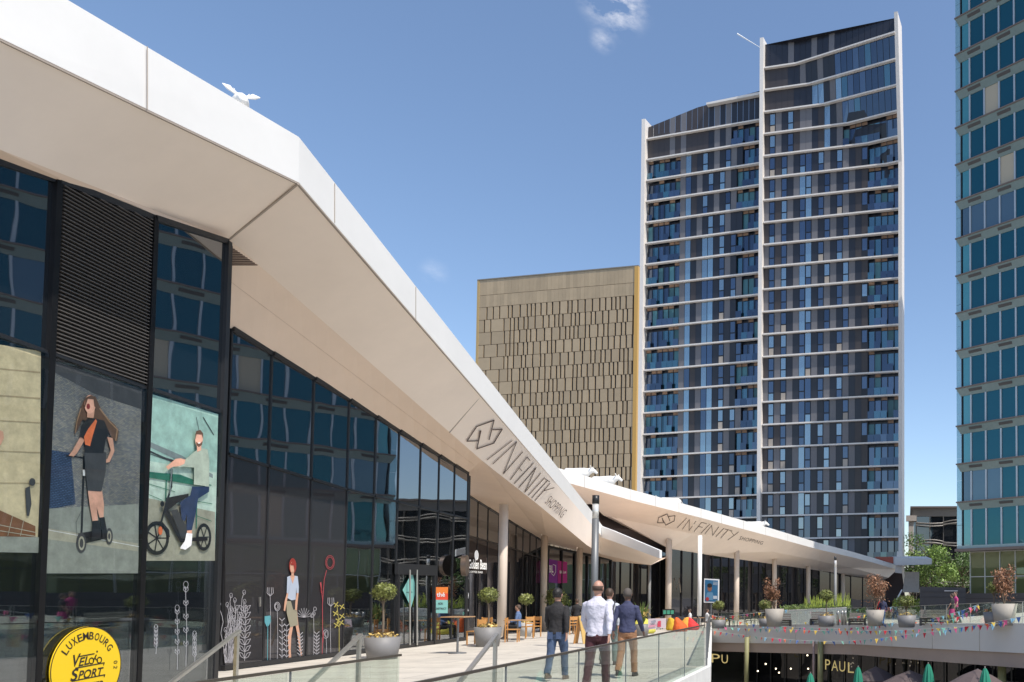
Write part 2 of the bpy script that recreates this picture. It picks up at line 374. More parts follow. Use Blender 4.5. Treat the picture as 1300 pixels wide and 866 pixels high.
for (pts, pl_) in (([('P', 903, 830, 914, 841), ('A', 0, 0, 0, 0), ('U', 916, 831, 924, 842), ('L', 0, 0, 0, 0)], (900, 61.5, 960, 58)),
                   ([('P', 1047.5, 837, 1054, 850), ('A', 1055.5, 838.5, 1064, 851.5), ('U', 1065.5, 839.5, 1073, 852.5), ('L', 1076.5, 841, 1084, 854)], (1040, 54.6, 1100, 51))):
    a, n = shop_plane(*pl_); m = MB()
    for ch, x0, y0, x1, y1 in pts:
        if x1: put_text(m, ch, bil([(x0, y1), (x1, y1 + .5), (x1, y0 + .5), (x0, y0)], lambda x, y: hitp(x, y, a, n)), 0)
    m.build('lettering', [gold], sf, sfi)
# small warm lamps seen inside the shop
for (x, y) in ((962, 852), (985, 849), (989, 854), (1004, 849), (1026, 849), (1025, 832), (972, 843)):
    p = P(x, y, 56.5); m = MB(); m.ell(p, (.06, .06, .06), 0, 8, 5); m.build('lamp', [mat('warm_bulb', (.9, .8, .6), .5, emit=((1, .85, .6), 2.5))], sf, sfi)

# ---------------------------------------------------------------- the shopping gallery on the left: planes of its glass
cA, mA = -10.8, -.155
cB, mB_ = -12.86, -.095
cC, mC = -12.97, -.17
mall = thing('shopping_gallery', 'long shopping gallery with sweeping white roof edge, warm-lit soffit and dark glass fronts', 'shopping centre', (-14.5, 20, 0)); mi = inv(mall)
def zat(X, Y): return deckz(X, Y)
def vwall_pt(c, m, xh, dz=0):
    """point at the foot of a facade under the pixel column xh (measured at the horizon)"""
    u = (xh - CX) / F; Y = c / (u - m); return Vector((u * Y, Y, 0))
nA = Vector((1, -mA, 0)).normalized(); nB = Vector((1, -mB_, 0)).normalized(); nC = Vector((1, -mC, 0)).normalized()
def ztop(c, m, x, y): return hit(x, y, c, m).z
# facade A : glass tops
A_top = lambda Y: None
A_pts = [hit(0, 205, cA, mA), hit(66, 226, cA, mA), hit(190, 275, cA, mA), hit(284, 305, cA, mA)]
def interp(pts, Y):
    if Y <= pts[0].y: a, b = pts[0], pts[1]
    elif Y >= pts[-1].y: a, b = pts[-2], pts[-1]
    else:
        for a, b in zip(pts, pts[1:]):
            if a.y <= Y <= b.y: break
    return lerp(a.z, b.z, (Y - a.y) / (b.y - a.y))
A_tr = [hit(0, 424, cA, mA), hit(54, 441, cA, mA), hit(66, 452, cA, mA), hit(183, 492, cA, mA), hit(277, 522, cA, mA)]
B_top = [hit(285, 412, cB, mB_), hit(339, 445, cB, mB_), hit(441, 506, cB, mB_), hit(531, 562, cB, mB_), hit(594, 600, cB, mB_)]
B_tr = [hit(285, 575, cB, mB_), hit(335, 590, cB, mB_), hit(439, 621, cB, mB_), hit(594, 659, cB, mB_)]
C_top = [hit(594, 628, cC, mC), hit(632, 652, cC, mC), hit(663, 671, cC, mC), hit(695, 690, cC, mC)]
C_tr = [hit(594, 680, cC, mC), hit(644, 694, cC, mC), hit(695, 712, cC, mC)]
def facade(xh, c, m, n, topf, trf, zlow, glass_up, glass_lo, parent, pinv, skip=(), mw=.05, depth=.075, groups=None, lo_for=None):
    """panes and mullions between the pixel columns xh"""
    pts = [vwall_pt(c, m, x) for x in xh]; t = Vector((m, 1, 0)).normalized()
    for i, (p, q) in enumerate(zip(pts, pts[1:])):
        if i in skip: continue
        zt0, zt1 = interp(topf, p.y), interp(topf, q.y); a0, a1 = interp(trf, p.y), interp(trf, q.y)
        for (l0, l1, h0, h1, mt, nm) in ((a0, a1, zt0, zt1, glass_up, 'upper_pane'), (zlow, zlow, a0, a1, glass_lo(i) if callable(glass_lo) else glass_lo, 'lower_pane')):
            mb = MB(); Z_ = lambda P_, z: Vector((P_.x, P_.y, z))
            mb.slab([Z_(p, l0), Z_(q, l1), Z_(q, h1), Z_(p, h0)], n, .02, 0)
            ob = mb.build(nm, [mt], parent, pinv)
        tb = MB(); tb.bar(Vector((p.x, p.y, a0)) + n * .03, Vector((q.x, q.y, a1)) + n * .01, .05, .06); tb.build('transom', [frame_m], parent, pinv)
        tb = MB(); tb.bar(Vector((p.x, p.y, zt0)) + n * .04, Vector((q.x, q.y, zt1)) + n * .01, .06, .10); tb.build('head_rail', [frame_m], parent, pinv)
        tb = MB(); tb.bar(Vector((p.x, p.y, zlow + .05)) + n * .04, Vector((q.x, q.y, zlow + .05)) + n * .04, .12, .1); tb.build('sill', [frame_m], parent, pinv)
    for p in pts:
        mb = MB(); z1 = interp(topf, p.y); a = p - t * mw / 2 - n * .05; b = p + t * mw / 2 - n * .05; o = n * (depth)
        mb.hexa([Vector((v.x, v.y, zlow)) for v in (a, b, b + o, a + o)], [Vector((v.x, v.y, z1)) for v in (a, b, b + o, a + o)], 0)
        mb.build('mullion', [frame_m], parent, pinv)
facade([-420, -300, -190, -90, 49], cA, mA, nA, A_pts, A_tr, -1.5, fglass, fglass, mall, mi, mw=.10, depth=.11)
facade([49, 177], cA, mA, nA, A_pts, A_tr, -1.5, mat('louver_back', (.02, .02, .02), .8), fglass, mall, mi, mw=.10, depth=.11)
facade([177, 274], cA, mA, nA, A_pts, A_tr, -1.5, fglass, fglass, mall, mi, mw=.10, depth=.11)
# louvre panel: dark horizontal slats filling the bay above the first poster
p, q = vwall_pt(cA, mA, 49), vwall_pt(cA, mA, 177); lm = MB(); z = 1.0
tA = Vector((mA, 1, 0)).normalized(); p2, q2 = p + tA * .08, q - tA * .08
z = min(interp(A_tr, p2.y), interp(A_tr, q2.y)); 
while z < 8.7:
    # clip each slat to the sloping head and the sloping transom
    y0, y1 = p2.y, q2.y; K = 40; ok = [k for k in range(K + 1) if interp(A_tr, lerp(y0, y1, k / K)) + .04 < z < interp(A_pts, lerp(y0, y1, k / K)) - .05]
    if len(ok) > 1:
        a = p2.lerp(q2, ok[0] / K); b = p2.lerp(q2, ok[-1] / K); a.z = b.z = z
        lm.hexa([a + nA * .02, a + nA * .06, a + nA * .06 + Vector((0, 0, .012)), a + nA * .02 + Vector((0, 0, .03))], [b + nA * .02, b + nA * .06, b + nA * .06 + Vector((0, 0, .012)), b + nA * .02 + Vector((0, 0, .03))], 0)
    z += .06
lm.build('louvre_slats', [mat('louvre_metal', (.15, .135, .125), .45, metal=.3)], mall, mi)
# clear display panes in front of the posters
cov = glassmat('display_glass', (.02, .02, .02), .04, .38, (.85, .9, .95), trans=.99, tcol=(.9, .93, .92), wave=.04, wscale=.8)
for (xa, xb) in ((-90, 45.5), (53, 173), (181, 270)):
    p, q = vwall_pt(cA, mA, xa) + nA * .055, vwall_pt(cA, mA, xb) + nA * .055
    m = MB(); m.poly([(p.x, p.y, -1.5), (q.x, q.y, -1.5), (q.x, q.y, interp(A_tr, q.y) - .03), (p.x, p.y, interp(A_tr, p.y) - .03)]); m.build('display_glass', [cov], mall, mi)
# end post of the projecting block and the return wall behind it
p = vwall_pt(cA, mA, 274); mb = MB(); zt = A_pts[-1].z
bk = Vector((-4.2, .2, 0)); mb.hexa([Vector((v.x, v.y, -1.5)) for v in (p, p + tA * .16, p + tA * .16 + bk, p + bk)], [Vector((v.x, v.y, zt)) for v in (p, p + tA * .16, p + tA * .16 + bk, p + bk)], 0)
mb.build('return_wall', [frame_m], mall, mi)

B_x = [283, 336, 391, 437, 472, 502, 530, 554, 574, 591.5]
blk = glassmat('solid_dark_panel', (.038, .036, .038), .07, .5, (.8, .8, .86), wave=.1)
facade(B_x, cB, mB_, nB, B_top, B_tr, 0.02, fglass, lambda i: blk if i < 3 else cglass, mall, mi)
C_x = [592.3, 605, 618, 632, 644, 654, 663, 672, 680, 687.5, 695]
facade(C_x, cC, mC, nC, C_top, C_tr, -.3, fglass, fglass2, mall, mi, mw=.06)
# end wall of facade B towards C
p = vwall_pt(cB, mB_, 592); mb = MB(); qq = Vector((-20.2, 31.5, 0)); mb.slab([Vector((p.x, p.y, 0)), Vector((qq.x, qq.y, 0)), Vector((qq.x, qq.y, 6.1)), Vector((p.x, p.y, 6.1))], (0, -1, 0), .15)
mb.build('return_wall', [frame_m], mall, mi)
# door in the solid panels, glass door of the cafe
def fpt(x, y, o=.03): return hit(x, y, cB, mB_, o)
dm = MB(); dm.slab([fpt(286, 846, .05), fpt(333, 841, .05), fpt(333, 697, .05), fpt(286, 690, .05)], nB, .05)
dd = dm.build('door', [blk], mall, mi); hm = MB(); hm.bar(fpt(330, 770, .12), fpt(330, 758, .12), .03); hm.build('handle', [steel], dd)
dm = MB()
for x in (505, 528, 551):
    dm.bar(fpt(x, 822.5 - (x - 505) * .11, .08), fpt(x, 724 + (x - 505) * .06, .08), .09, .07)
dm.bar(fpt(503, 722, .08), fpt(553, 724.5, .08), .09, .34); dd = dm.build('door', [frame_m], mall, mi)
hm = MB()
for x in (520.5, 529.5): hm.tube([fpt(x, 819, .2), fpt(x, 723.5, .2)], .025)
hm.build('handle', [steel], dd)

# ---- facade D (purple banner), E, and the inner cafe room
def wallseg(name, a, b, za, zb, zl, n, mt, cols=1, z_tr=None):
    a, b = Vector(a), Vector(b)
    for i in range(cols):
        p, q = a.lerp(b, i / cols), a.lerp(b, (i + 1) / cols); h0, h1 = lerp(za, zb, i / cols), lerp(za, zb, (i + 1) / cols)
        mb = MB(); mb.slab([(p.x, p.y, zl), (q.x, q.y, zl), (q.x, q.y, h1), (p.x, p.y, h0)], n, .02); mb.build(name, [mt], mall, mi)
        mb = MB(); nn = Vector(n).normalized() * .05; mb.bar(Vector((p.x, p.y, zl)) + nn, Vector((p.x, p.y, h0)) + nn, .09, .12, up=(0, 1, 0)); mb.build('mullion', [frame_m], mall, mi)
    mb = MB(); mb.bar(Vector((a.x, a.y, za)) + nn, Vector((b.x, b.y, zb)) + nn, .12, .14); mb.build('head_rail', [frame_m], mall, mi)
D0 = P(695.5, 694, 48.6); D1 = P(775, 710.5, 54)
nD = Vector((D1.y - D0.y, -(D1.x - D0.x), 0)).normalized()
if nD.y > 0: nD = -nD
wallseg('pane', (D0.x, D0.y, 0), (D1.x, D1.y, 0), D0.z, D1.z, -.9, nD, fglass, 5)
E0 = P(775, 717, 64); E1 = P(850, 715, 68)
wallseg('pane', (E0.x, E0.y, 0), (E1.x, E1.y, 0), E0.z + .3, E1.z + .6, -1.2, (-.1, -1, 0), fglass2, 6)
wallseg('pane', (D1.x, D1.y, 0), (E0.x, E0.y, 0), D1.z, E0.z, -.9, (1, 0, 0), fglass2, 4)
# cafe room behind facade B
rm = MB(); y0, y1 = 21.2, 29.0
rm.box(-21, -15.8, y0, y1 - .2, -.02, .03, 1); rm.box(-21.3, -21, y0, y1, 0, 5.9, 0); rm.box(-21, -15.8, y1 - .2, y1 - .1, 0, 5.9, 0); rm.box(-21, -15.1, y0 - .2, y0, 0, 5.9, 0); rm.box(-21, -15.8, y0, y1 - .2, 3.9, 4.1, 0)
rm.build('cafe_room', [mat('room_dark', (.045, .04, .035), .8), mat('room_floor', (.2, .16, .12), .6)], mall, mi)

# ---- the roof of the gallery: fascia, sloping panel, inner soffit
def ext(p, q, x):
    """pixel line p-q (x, y, Z) carried on to column x, depth linear in 1/Z"""
    t = (x - p[0]) / (q[0] - p[0]); return (x, lerp(p[1], q[1], t), 1 / lerp(1 / p[2], 1 / q[2], t))
tA0, tA1 = (0, -51, 9.5), (379.5, 174, 15.0); bA0, bA1 = (0, 48, 9.5), (379.5, 231.8, 15.0)
tB1, bB1 = (751, 648.5, 43.5), (750, 664.5, 43.5)
cA0, cA1 = (0, 190, 10.55), (291.5, 304.2, 15.75); cB1 = (745, 692, 42.0)
fas_px = []
for x in (-420, 0, 379.5): p_, q_ = ext(tA0, tA1, x), ext(bA0, bA1, x); fas_px.append((x, p_[1], q_[1], p_[2]))
for k in range(1, 9): x = 379.5 + (751 - 379.5) * k / 8; p_, q_ = ext(tA1, tB1, x), ext(bA1, bB1, x); fas_px.append((x, p_[1], q_[1], p_[2]))
fas_px += [(765, 668, 682, 45.0), (781, 674, 687.4, 44.0), (840.2, 699, 709, 40.0)]
def crease(x):
    y = lerp(304.2, 584.5, (x - 291.5) / 320) if x < 611.5 else (lerp(584.5, 643, (x - 611.5) / 74.5) if x < 686 else lerp(643, 692, (x - 686) / 59))
    return (x, y, ext(cA1, cB1, x)[2])
cre_px = [ext(cA0, cA1, -420), cA0, cA1] + [crease(x) for x in (345, 398, 452, 505, 558, 611.5, 686, 745)] + [(764, 704, 47.5), (826, 717.5, 47.0)]
T = [P(x, a, Z) for x, a, b, Z in fas_px]; Bt = [P(x, b, Z) for x, a, b, Z in fas_px]; Cr = [P(*c) for c in cre_px]
fm = MB()
for i in range(len(T) - 1):
    a, b, c, dd = Bt[i], Bt[i + 1], T[i + 1], T[i]
    nn = (b - a).cross(dd - a).normalized(); nn = nn if nn.x > 0 else -nn
    fm.slab([a, b, c, dd], nn, .12)
fm.build('roof_edge', [white], mall, mi)
# roof surface behind the edge
rf = MB()
for i in range(len(T) - 1):
    a, b = T[i], T[i + 1]; back = Vector((-10, 1, .3)) if i < 9 else Vector((-2, 4, .2))
    rf.poly([a - Vector((.1, 0, .12)), b - Vector((.1, 0, .12)), b + back, a + back], 0)
rf.build('roof', [mat('roof_membrane', (.55, .54, .52), .8)], mall, mi)
# thin shadow joint between edge and sloping panel, and cross joints
jm = MB()
for i in range(len(T) - 4): jm.bar(Bt[i] + Vector((-.03, 0, -.015)), Bt[i + 1] + Vector((-.03, 0, -.015)), .05, .035)
for (x0, y0, x1, y1, Z) in ((187, 59, 187, 139, 1 / lerp(1 / 9.5, 1 / 15., 187 / 379.5) - .02), (425, 233, 425, 283, 1 / lerp(1 / 15., 1 / 43.5, 45.5 / 371.5) - .02), (528, 364, 528, 407, 1 / lerp(1 / 15., 1 / 43.5, 148.5 / 371.5) - .03)):
    jm.bar(P(x0, y0, Z), P(x1, y1, Z), .008, .012)
jm.build('edge_joint', [joint], mall, mi)
# sloping panel: strips between edge bottom and crease
def strip_tri(A, Bp, mb, m=0):
    """fill between two polylines advancing along their lengths"""
    def par(L):
        s = [0]
        for a, b in zip(L, L[1:]): s.append(s[-1] + (b - a).length)
        return [v / s[-1] for v in s]
    pa, pb = par(A), par(Bp); i = j = 0
    while i < len(A) - 1 or j < len(Bp) - 1:
        if j == len(Bp) - 1 or (i < len(A) - 1 and pa[i + 1] <= pb[j + 1]): mb.poly([A[i], A[i + 1], Bp[j]], m); i += 1
        else: mb.poly([A[i], Bp[j + 1], Bp[j]], m); j += 1
def ruled(A, Bp, mb, m=0):
    """quads between two polylines with the same number of points"""
    for k in range(len(A) - 1):
        for j in range(3):
            p = [lerpv(A[k], A[k + 1], j / 3), lerpv(A[k], A[k + 1], (j + 1) / 3), lerpv(Bp[k], Bp[k + 1], (j + 1) / 3), lerpv(Bp[k], Bp[k + 1], j / 3)]
            mb.poly([p[0], p[1], p[2]], m); mb.poly([p[0], p[2], p[3]], m)
sp = MB(); spa = MB()
ruled(Bt[:3], Cr[:3], spa); ruled(Bt[2:13], Cr[2:13], sp); sp.poly([Bt[12], Bt[13], Cr[12]])
weld(spa.build('sloping_soffit', [beige], mall, mi)); weld(sp.build('sloping_soffit', [beige], mall, mi))
jm = MB()
jm.bar(P(379.5, 233, 15.0) - Vector((0, .02, .02)), P(292, 303.5, 15.75) - Vector((0, .02, .02)), .03, .02)
jm.bar(P(*ext(bA1, bB1, 611)) - Vector((0, .02, .02)), P(*crease(571)) - Vector((0, .02, .02)), .02, .015)
jm.build('soffit_joint', [joint], mall, mi)
# inner soffit between crease and glass heads
ins = MB()
ruled(Cr[:3], [hit(-420, 65, cA, mA), A_pts[0], A_pts[3]], ins)
kB = [i_ for i_ in range(9)]
Bt_top = [hit(285 + (594 - 285) * k / 6, 412 + (600 - 412) * k / 6, cB, mB_) for k in range(7)]
ruled([Cr[2 + k] for k in range(7)], Bt_top, ins)
q594 = Vector((-20.2, 33, C_top[0].z + .02))
ins.poly([Cr[8], Bt_top[-1], q594, C_top[0]])
C3 = [C_top[0], C_top[3]]
ins.poly([Cr[8], C_top[0], C_top[3], Cr[9]]); ins.poly([Cr[9], C_top[3], Vector((D1.x, D1.y, D1.z)), Cr[10]])
ins.poly([Cr[10], Vector((D1.x, D1.y, D1.z)), Cr[11]])
ins.poly([Cr[11], Cr[12], Vector((E0.x, E0.y, E0.z + .3)), Vector((D1.x, D1.y, D1.z))])
ins.poly([Cr[12], Vector((E1.x, E1.y, E1.z + .6)), Vector((E0.x, E0.y, E0.z + .3))])
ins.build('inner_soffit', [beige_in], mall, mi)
# ribbed vent in the soffit beside the projecting block
vm = MB()
for k in range(13):
    t0 = k / 13; yy = 310 + 28.5 * t0; xr = 287.5 + (331 - 290) * t0 + 1
    vm.bar(P(285.5, yy, 15.9), P(xr, yy, 15.9), .03, .018)
vm.build('soffit_vent', [mat('vent_brown', (.16, .10, .075), .7)], mall, mi)
# seams of the perforated panels
jm = MB()
for k in range(6): jm.bar(lerpv(Cr[2 + k], Bt_top[k], .45) + Vector((0, 0, .001)), lerpv(Cr[3 + k], Bt_top[k + 1], .45) + Vector((0, 0, .001)), .006, .008)
jm.build('soffit_seam', [mat('seam_tan', (.62, .47, .37), .8)], mall, mi)
# wooden ledge shape at the end of facade B
# dark sheet standing for the shaded void between the two roofs
up = MB()
up.poly([P(742, 637, 60), P(760, 637, 62), P(767, 652, 62), P(777, 655, 63), P(880, 676, 70), P(880, 700, 70), P(845, 702, 68), P(800, 690, 62), P(760, 670, 60)])
up.build('roof_void_sheet', [mat('void_brown', (.075, .055, .055), .7)], mall, mi)
# white columns carrying the roof
colm = mat('column_shade_tone', (.66, .56, .47), .6, var=.04)  # white columns, with their warm shade put into this beige
for (px, Z, ytop, w) in ((637.5, 33.5, 640, .36), (690, 45, 672, .36), (735, 49, 680, .36), (716, 44.5, 690, .2)):
    if w < .3: continue
    p = P(px, 757, Z); z1 = P(px, ytop, Z).z; zb = deckz(p.x, p.y); m = MB(); m.lathe([(w / 2, zb), (w / 2, z1)], (p.x, p.y, 0), 20); m.build('column', [colm], mall, mi)
# ---- lettering on the roof of the gallery
def plane_through(a, b, c):
    n = (b - a).cross(c - a).normalized(); return a, n
bpy.context.view_layer.update()
from mathutils.bvhtree import BVHTree
def bvh_of(mb):
    return BVHTree.FromPolygons([Vector(v) for v in mb.v], mb.f)
spb = bvh_of(sp); C0 = Vector((0, 0, H))
def on_panel(bvh, lift=.04):
    def g(x, y):
        d_ = ray(x, y).normalized(); h = bvh.ray_cast(C0, d_)
        if h[0] is None: return C0 + d_ * 30
        n = h[1]; n = n if n.dot(d_) < 0 else -n
        return h[0] + n * lift
    return g
g1 = on_panel(spb)
def Zp(ox, oy, s): return lambda pts: [(ox + a / s, oy + b / s) for a, b in pts]
z1 = Zp(570, 500, 4.811)
lt = MB()
stroke(lt, z1([(185, 222), (175, 283), (105, 285), (165, 195), (270, 158), (240, 276)]), 1.25, g1)
stroke(lt, z1([(262, 215), (320, 213), (268, 298), (165, 333), (190, 222)]), 1.25, g1)
lt.build('emblem', [letter_m], mall, mi)
lt = MB()
for s_ in ([(228, 400), (380, 283)], [(263, 425), (409, 290), (328, 486), (445, 352)], [(370, 522), (472, 383), (490, 405)], [(424, 450), (440, 468)], [(395, 545), (512, 420)],
           [(422, 571), (527, 448), (458, 600), (556, 482)], [(480, 618), (580, 510)], [(500, 634), (597, 527)], [(583, 518), (610, 536)], [(520, 650), (572, 592), (637, 572)], [(572, 592), (612, 545)]):
    if len(s_) > 1: stroke(lt, z1(s_), .85, g1)
put_text(lt, 'SHOPPING', bil(z1([(578, 665), (680, 758), (718, 712), (618, 620)]), g1), 0, bold=-.012, spacing=1.15)
lt.build('lettering', [letter_m], mall, mi)

# ---------------------------------------------------------------- second pavilion with the roof sign in the middle
pav = thing('shopping_pavilion', 'lower white roofed glass pavilion on slim columns in front of the tower', 'shopping centre', (-8, 66, -.6)); pi_ = inv(pav)
f2 = [(660, 577, 590, 47), (706, 593.5, 608.5, 49.5), (722, 598, 613.3, 50.5), (802, 621.8, 635.3, 56), (880, 643, 654.8, 62), (980, 671.2, 681.5, 76), (1040, 689.4, 697.8, 89), (1082, 700.5, 707.5, 96), (1110, 708.6, 714.8, 101), (1139, 717.5, 723.2, 106)]
c2 = [(660, 620, 56), (745, 640, 58), (759.7, 640, 58.5), (767, 655, 59.5), (777, 656.8, 60), (880, 677.8, 66), (980, 700.3, 80), (1040, 712, 93), (1082, 721, 100), (1128, 733.5, 105)]
g2t = [(767, 655, 61), (850, 697, 66), (892, 703.5, 71), (980, 716, 88), (1040, 724.5, 99), (1120, 737.5, 109)]
T2 = [P(x, a, Z) for x, a, b, Z in f2]; B2 = [P(x, b, Z) for x, a, b, Z in f2]; R2 = [P(*c) for c in c2]; G2 = [P(*c) for c in g2t]
m = MB()
for i in range(len(T2) - 1):
    a, b, c, dd = B2[i], B2[i + 1], T2[i + 1], T2[i]; nn = (b - a).cross(dd - a).normalized(); nn = nn if nn.x > 0 else -nn
    m.slab([a, b, c, dd], nn, .12)
m.build('roof_edge', [white], pav, pi_)
m = MB()
for i in range(len(T2) - 1): m.poly([T2[i] - Vector((0, -.1, .1)), T2[i + 1] - Vector((0, -.1, .1)), T2[i + 1] + Vector((-14, 9, -.3)), T2[i] + Vector((-14, 9, -.3))])
m.build('roof', [MATS['roof_membrane']], pav, pi_)
s2 = MB(); strip_tri(B2, R2, s2); s2.build('sloping_soffit', [beige], pav, pi_)
m = MB(); strip_tri(R2[3:], G2, m); m.build('inner_soffit', [beige], pav, pi_)
m = MB()
for x in (742, 800, 832, 862, 890, 916, 944, 972, 1000):
    a = None
    for (p0, p1) in zip(f2, f2[1:]):
        if p0[0] <= x <= p1[0]:
            t = (x - p0[0]) / (p1[0] - p0[0]); m.bar(P(x, lerp(p0[1], p1[1], t) + .4, 1 / lerp(1 / p0[3], 1 / p1[3], t) - .02), P(x, lerp(p0[2], p1[2], t), 1 / lerp(1 / p0[3], 1 / p1[3], t) - .02), .02, .02)
m.build('edge_joint', [mat('pale_joint', (.45, .44, .42), .8)], pav, pi_)
gl2 = [(850, 66), (892, 71), (935, 79), (980, 88), (1010, 93.5), (1040, 99), (1080, 103.5), (1124, 108)]
gp = [P(x, 757, Z) for x, Z in gl2]
def topz2(px):
    for p0, p1 in zip(g2t, g2t[1:]):
        if p0[0] <= px <= p1[0]: return P(px, lerp(p0[1], p1[1], (px - p0[0]) / (p1[0] - p0[0])), 1 / lerp(1 / p0[2], 1 / p1[2], (px - p0[0]) / (p1[0] - p0[0]))).z
    return G2[-1].z
for (xa, Za), (xb, Zb), a, b in zip(gl2, gl2[1:], gp, gp[1:]):
    n_ = max(2, int((b - a).length / 1.7)); nn = Vector((b.y - a.y, -(b.x - a.x), 0)).normalized()
    for k in range(n_):
        p, q = a.lerp(b, k / n_), a.lerp(b, (k + 1) / n_); h0, h1 = topz2(lerp(xa, xb, k / n_)), topz2(min(1124, lerp(xa, xb, (k + 1) / n_)))
        m = MB(); m.slab([(p.x, p.y, -.9), (q.x, q.y, -.9), (q.x, q.y, h1), (p.x, p.y, h0)], nn, .02); m.build('pane', [fglass2], pav, pi_)
        m = MB(); m.bar(Vector((p.x, p.y, -.9)) + nn * .06, Vector((p.x, p.y, h0)) + nn * .06, .07, .1, up=(0, 1, 0)); m.build('mullion', [frame_m], pav, pi_)
for (px, Z, yt, w) in ((848.5, 65, 685, .50), (888, 62.3, 680, .34), (935, 75, 697, .5), (983, 85, 706, .52), (1026, 94.5, 714, .55), (1070, 102, 724, .55)):
    p = P(px, 757, Z); z1_ = P(px, yt, Z).z; m = MB(); m.lathe([(w / 2, deckz(p.x, p.y) - .1), (w / 2, z1_)], (p.x, p.y, 0), 18); m.build('column', [colm if px != 888 else white], pav, pi_)  # the sunlit column takes plain white, the others the shade-toned paint
g2 = on_panel(bvh_of(s2), .03); z2 = Zp(800, 560, 6.183); lt = MB()
stroke(lt, z2([(250, 600), (262, 640), (215, 640), (222, 600), (290, 570), (312, 625)]), .75, g2)
stroke(lt, z2([(302, 590), (352, 584), (345, 625), (280, 658), (250, 602)]), .75, g2)
lt.build('emblem', [letter_m], pav, pi_)
lt = MB()
for s_ in ([(368, 680), (443, 602)], [(410, 690), (465, 615), (462, 700), (515, 627)], [(500, 710), (560, 637), (600, 648)], [(535, 668), (568, 677)], [(555, 722), (625, 650)], [(585, 728), (640, 660), (647, 740), (695, 672)],
           [(672, 750), (735, 683)], [(710, 760), (768, 697)], [(742, 688), (800, 704)], [(765, 775), (815, 740), (850, 712)], [(790, 706), (815, 740)]): stroke(lt, z2(s_), .55, g2)
put_text(lt, 'SHOPPING', bil(z2([(850, 772), (1033, 812), (1048, 788), (868, 745)]), g2), 0, bold=-.008, spacing=1.15)
lt.build('lettering', [letter_m], pav, pi_)
# ---------------------------------------------------------------- residential tower
tw = thing('apartment_tower', 'tall slim white-finned apartment tower in two joined blocks, dark panels and blue windows', 'tower', (1.4, 109.9, -1), math.atan2(-1, 4.73))
t_white = mat('tower_white', (.74, .70, .66), .55, var=.04)
t_d1 = mat('tower_panel_dark', (.050, .042, .043), .45, var=.1, vscale=.5)
t_d2 = mat('tower_panel_black', (.022, .024, .034), .3)
t_g = mat('tower_panel_grey', (.155, .152, .165), .5, var=.06)
t_fr = mat('tower_window_frame', (.012, .014, .022), .4)
t_gl = [glassmat('tower_glass_sky', (.07, .15, .22), .34, .9, (.78, .85, .90), wave=.25, wscale=.5, var=.35),
        glassmat('tower_glass_deep', (.010, .022, .05), .20, .9, (.55, .65, .82), wave=.25, wscale=.5, var=.4),
        glassmat('tower_glass_dark', (.01, .016, .03), .10, .8, (.6, .75, 1), wave=.25, wscale=.5),
        glassmat('tower_glass_teal', (.012, .055, .08), .22, .85, (.45, .65, .78), wave=.25, wscale=.5, var=.4)]
t_cur = mat('curtain', (.38, .34, .30), .8, island=.2); t_br = mat('balcony_ceiling', (.24, .15, .10), .7)
PANM = [t_d1, t_d2, t_g, t_fr] + t_gl + [t_cur, t_br, steel, mat('curtain_cyan', (.06, .17, .21), .5, island=.3)]
FLH = 3.333
kink = {0: (-15.5, 3.3), 1: (-13.5, 2.6), 2: (-11.3, 2.0), 3: (-7.7, 1.4), 4: (-4.8, .85), 5: (-1.9, .3)}
def yof(x, k):
    """outward offset (towards -y) of the tall block's face at storey line k"""
    if k in kink and x > kink[k][0]: a, s = kink[k]; return -s * (x - a) / (0 - a)
    return 0.0
W1 = 20.6
rnd = random.Random(5)
slot = [0]
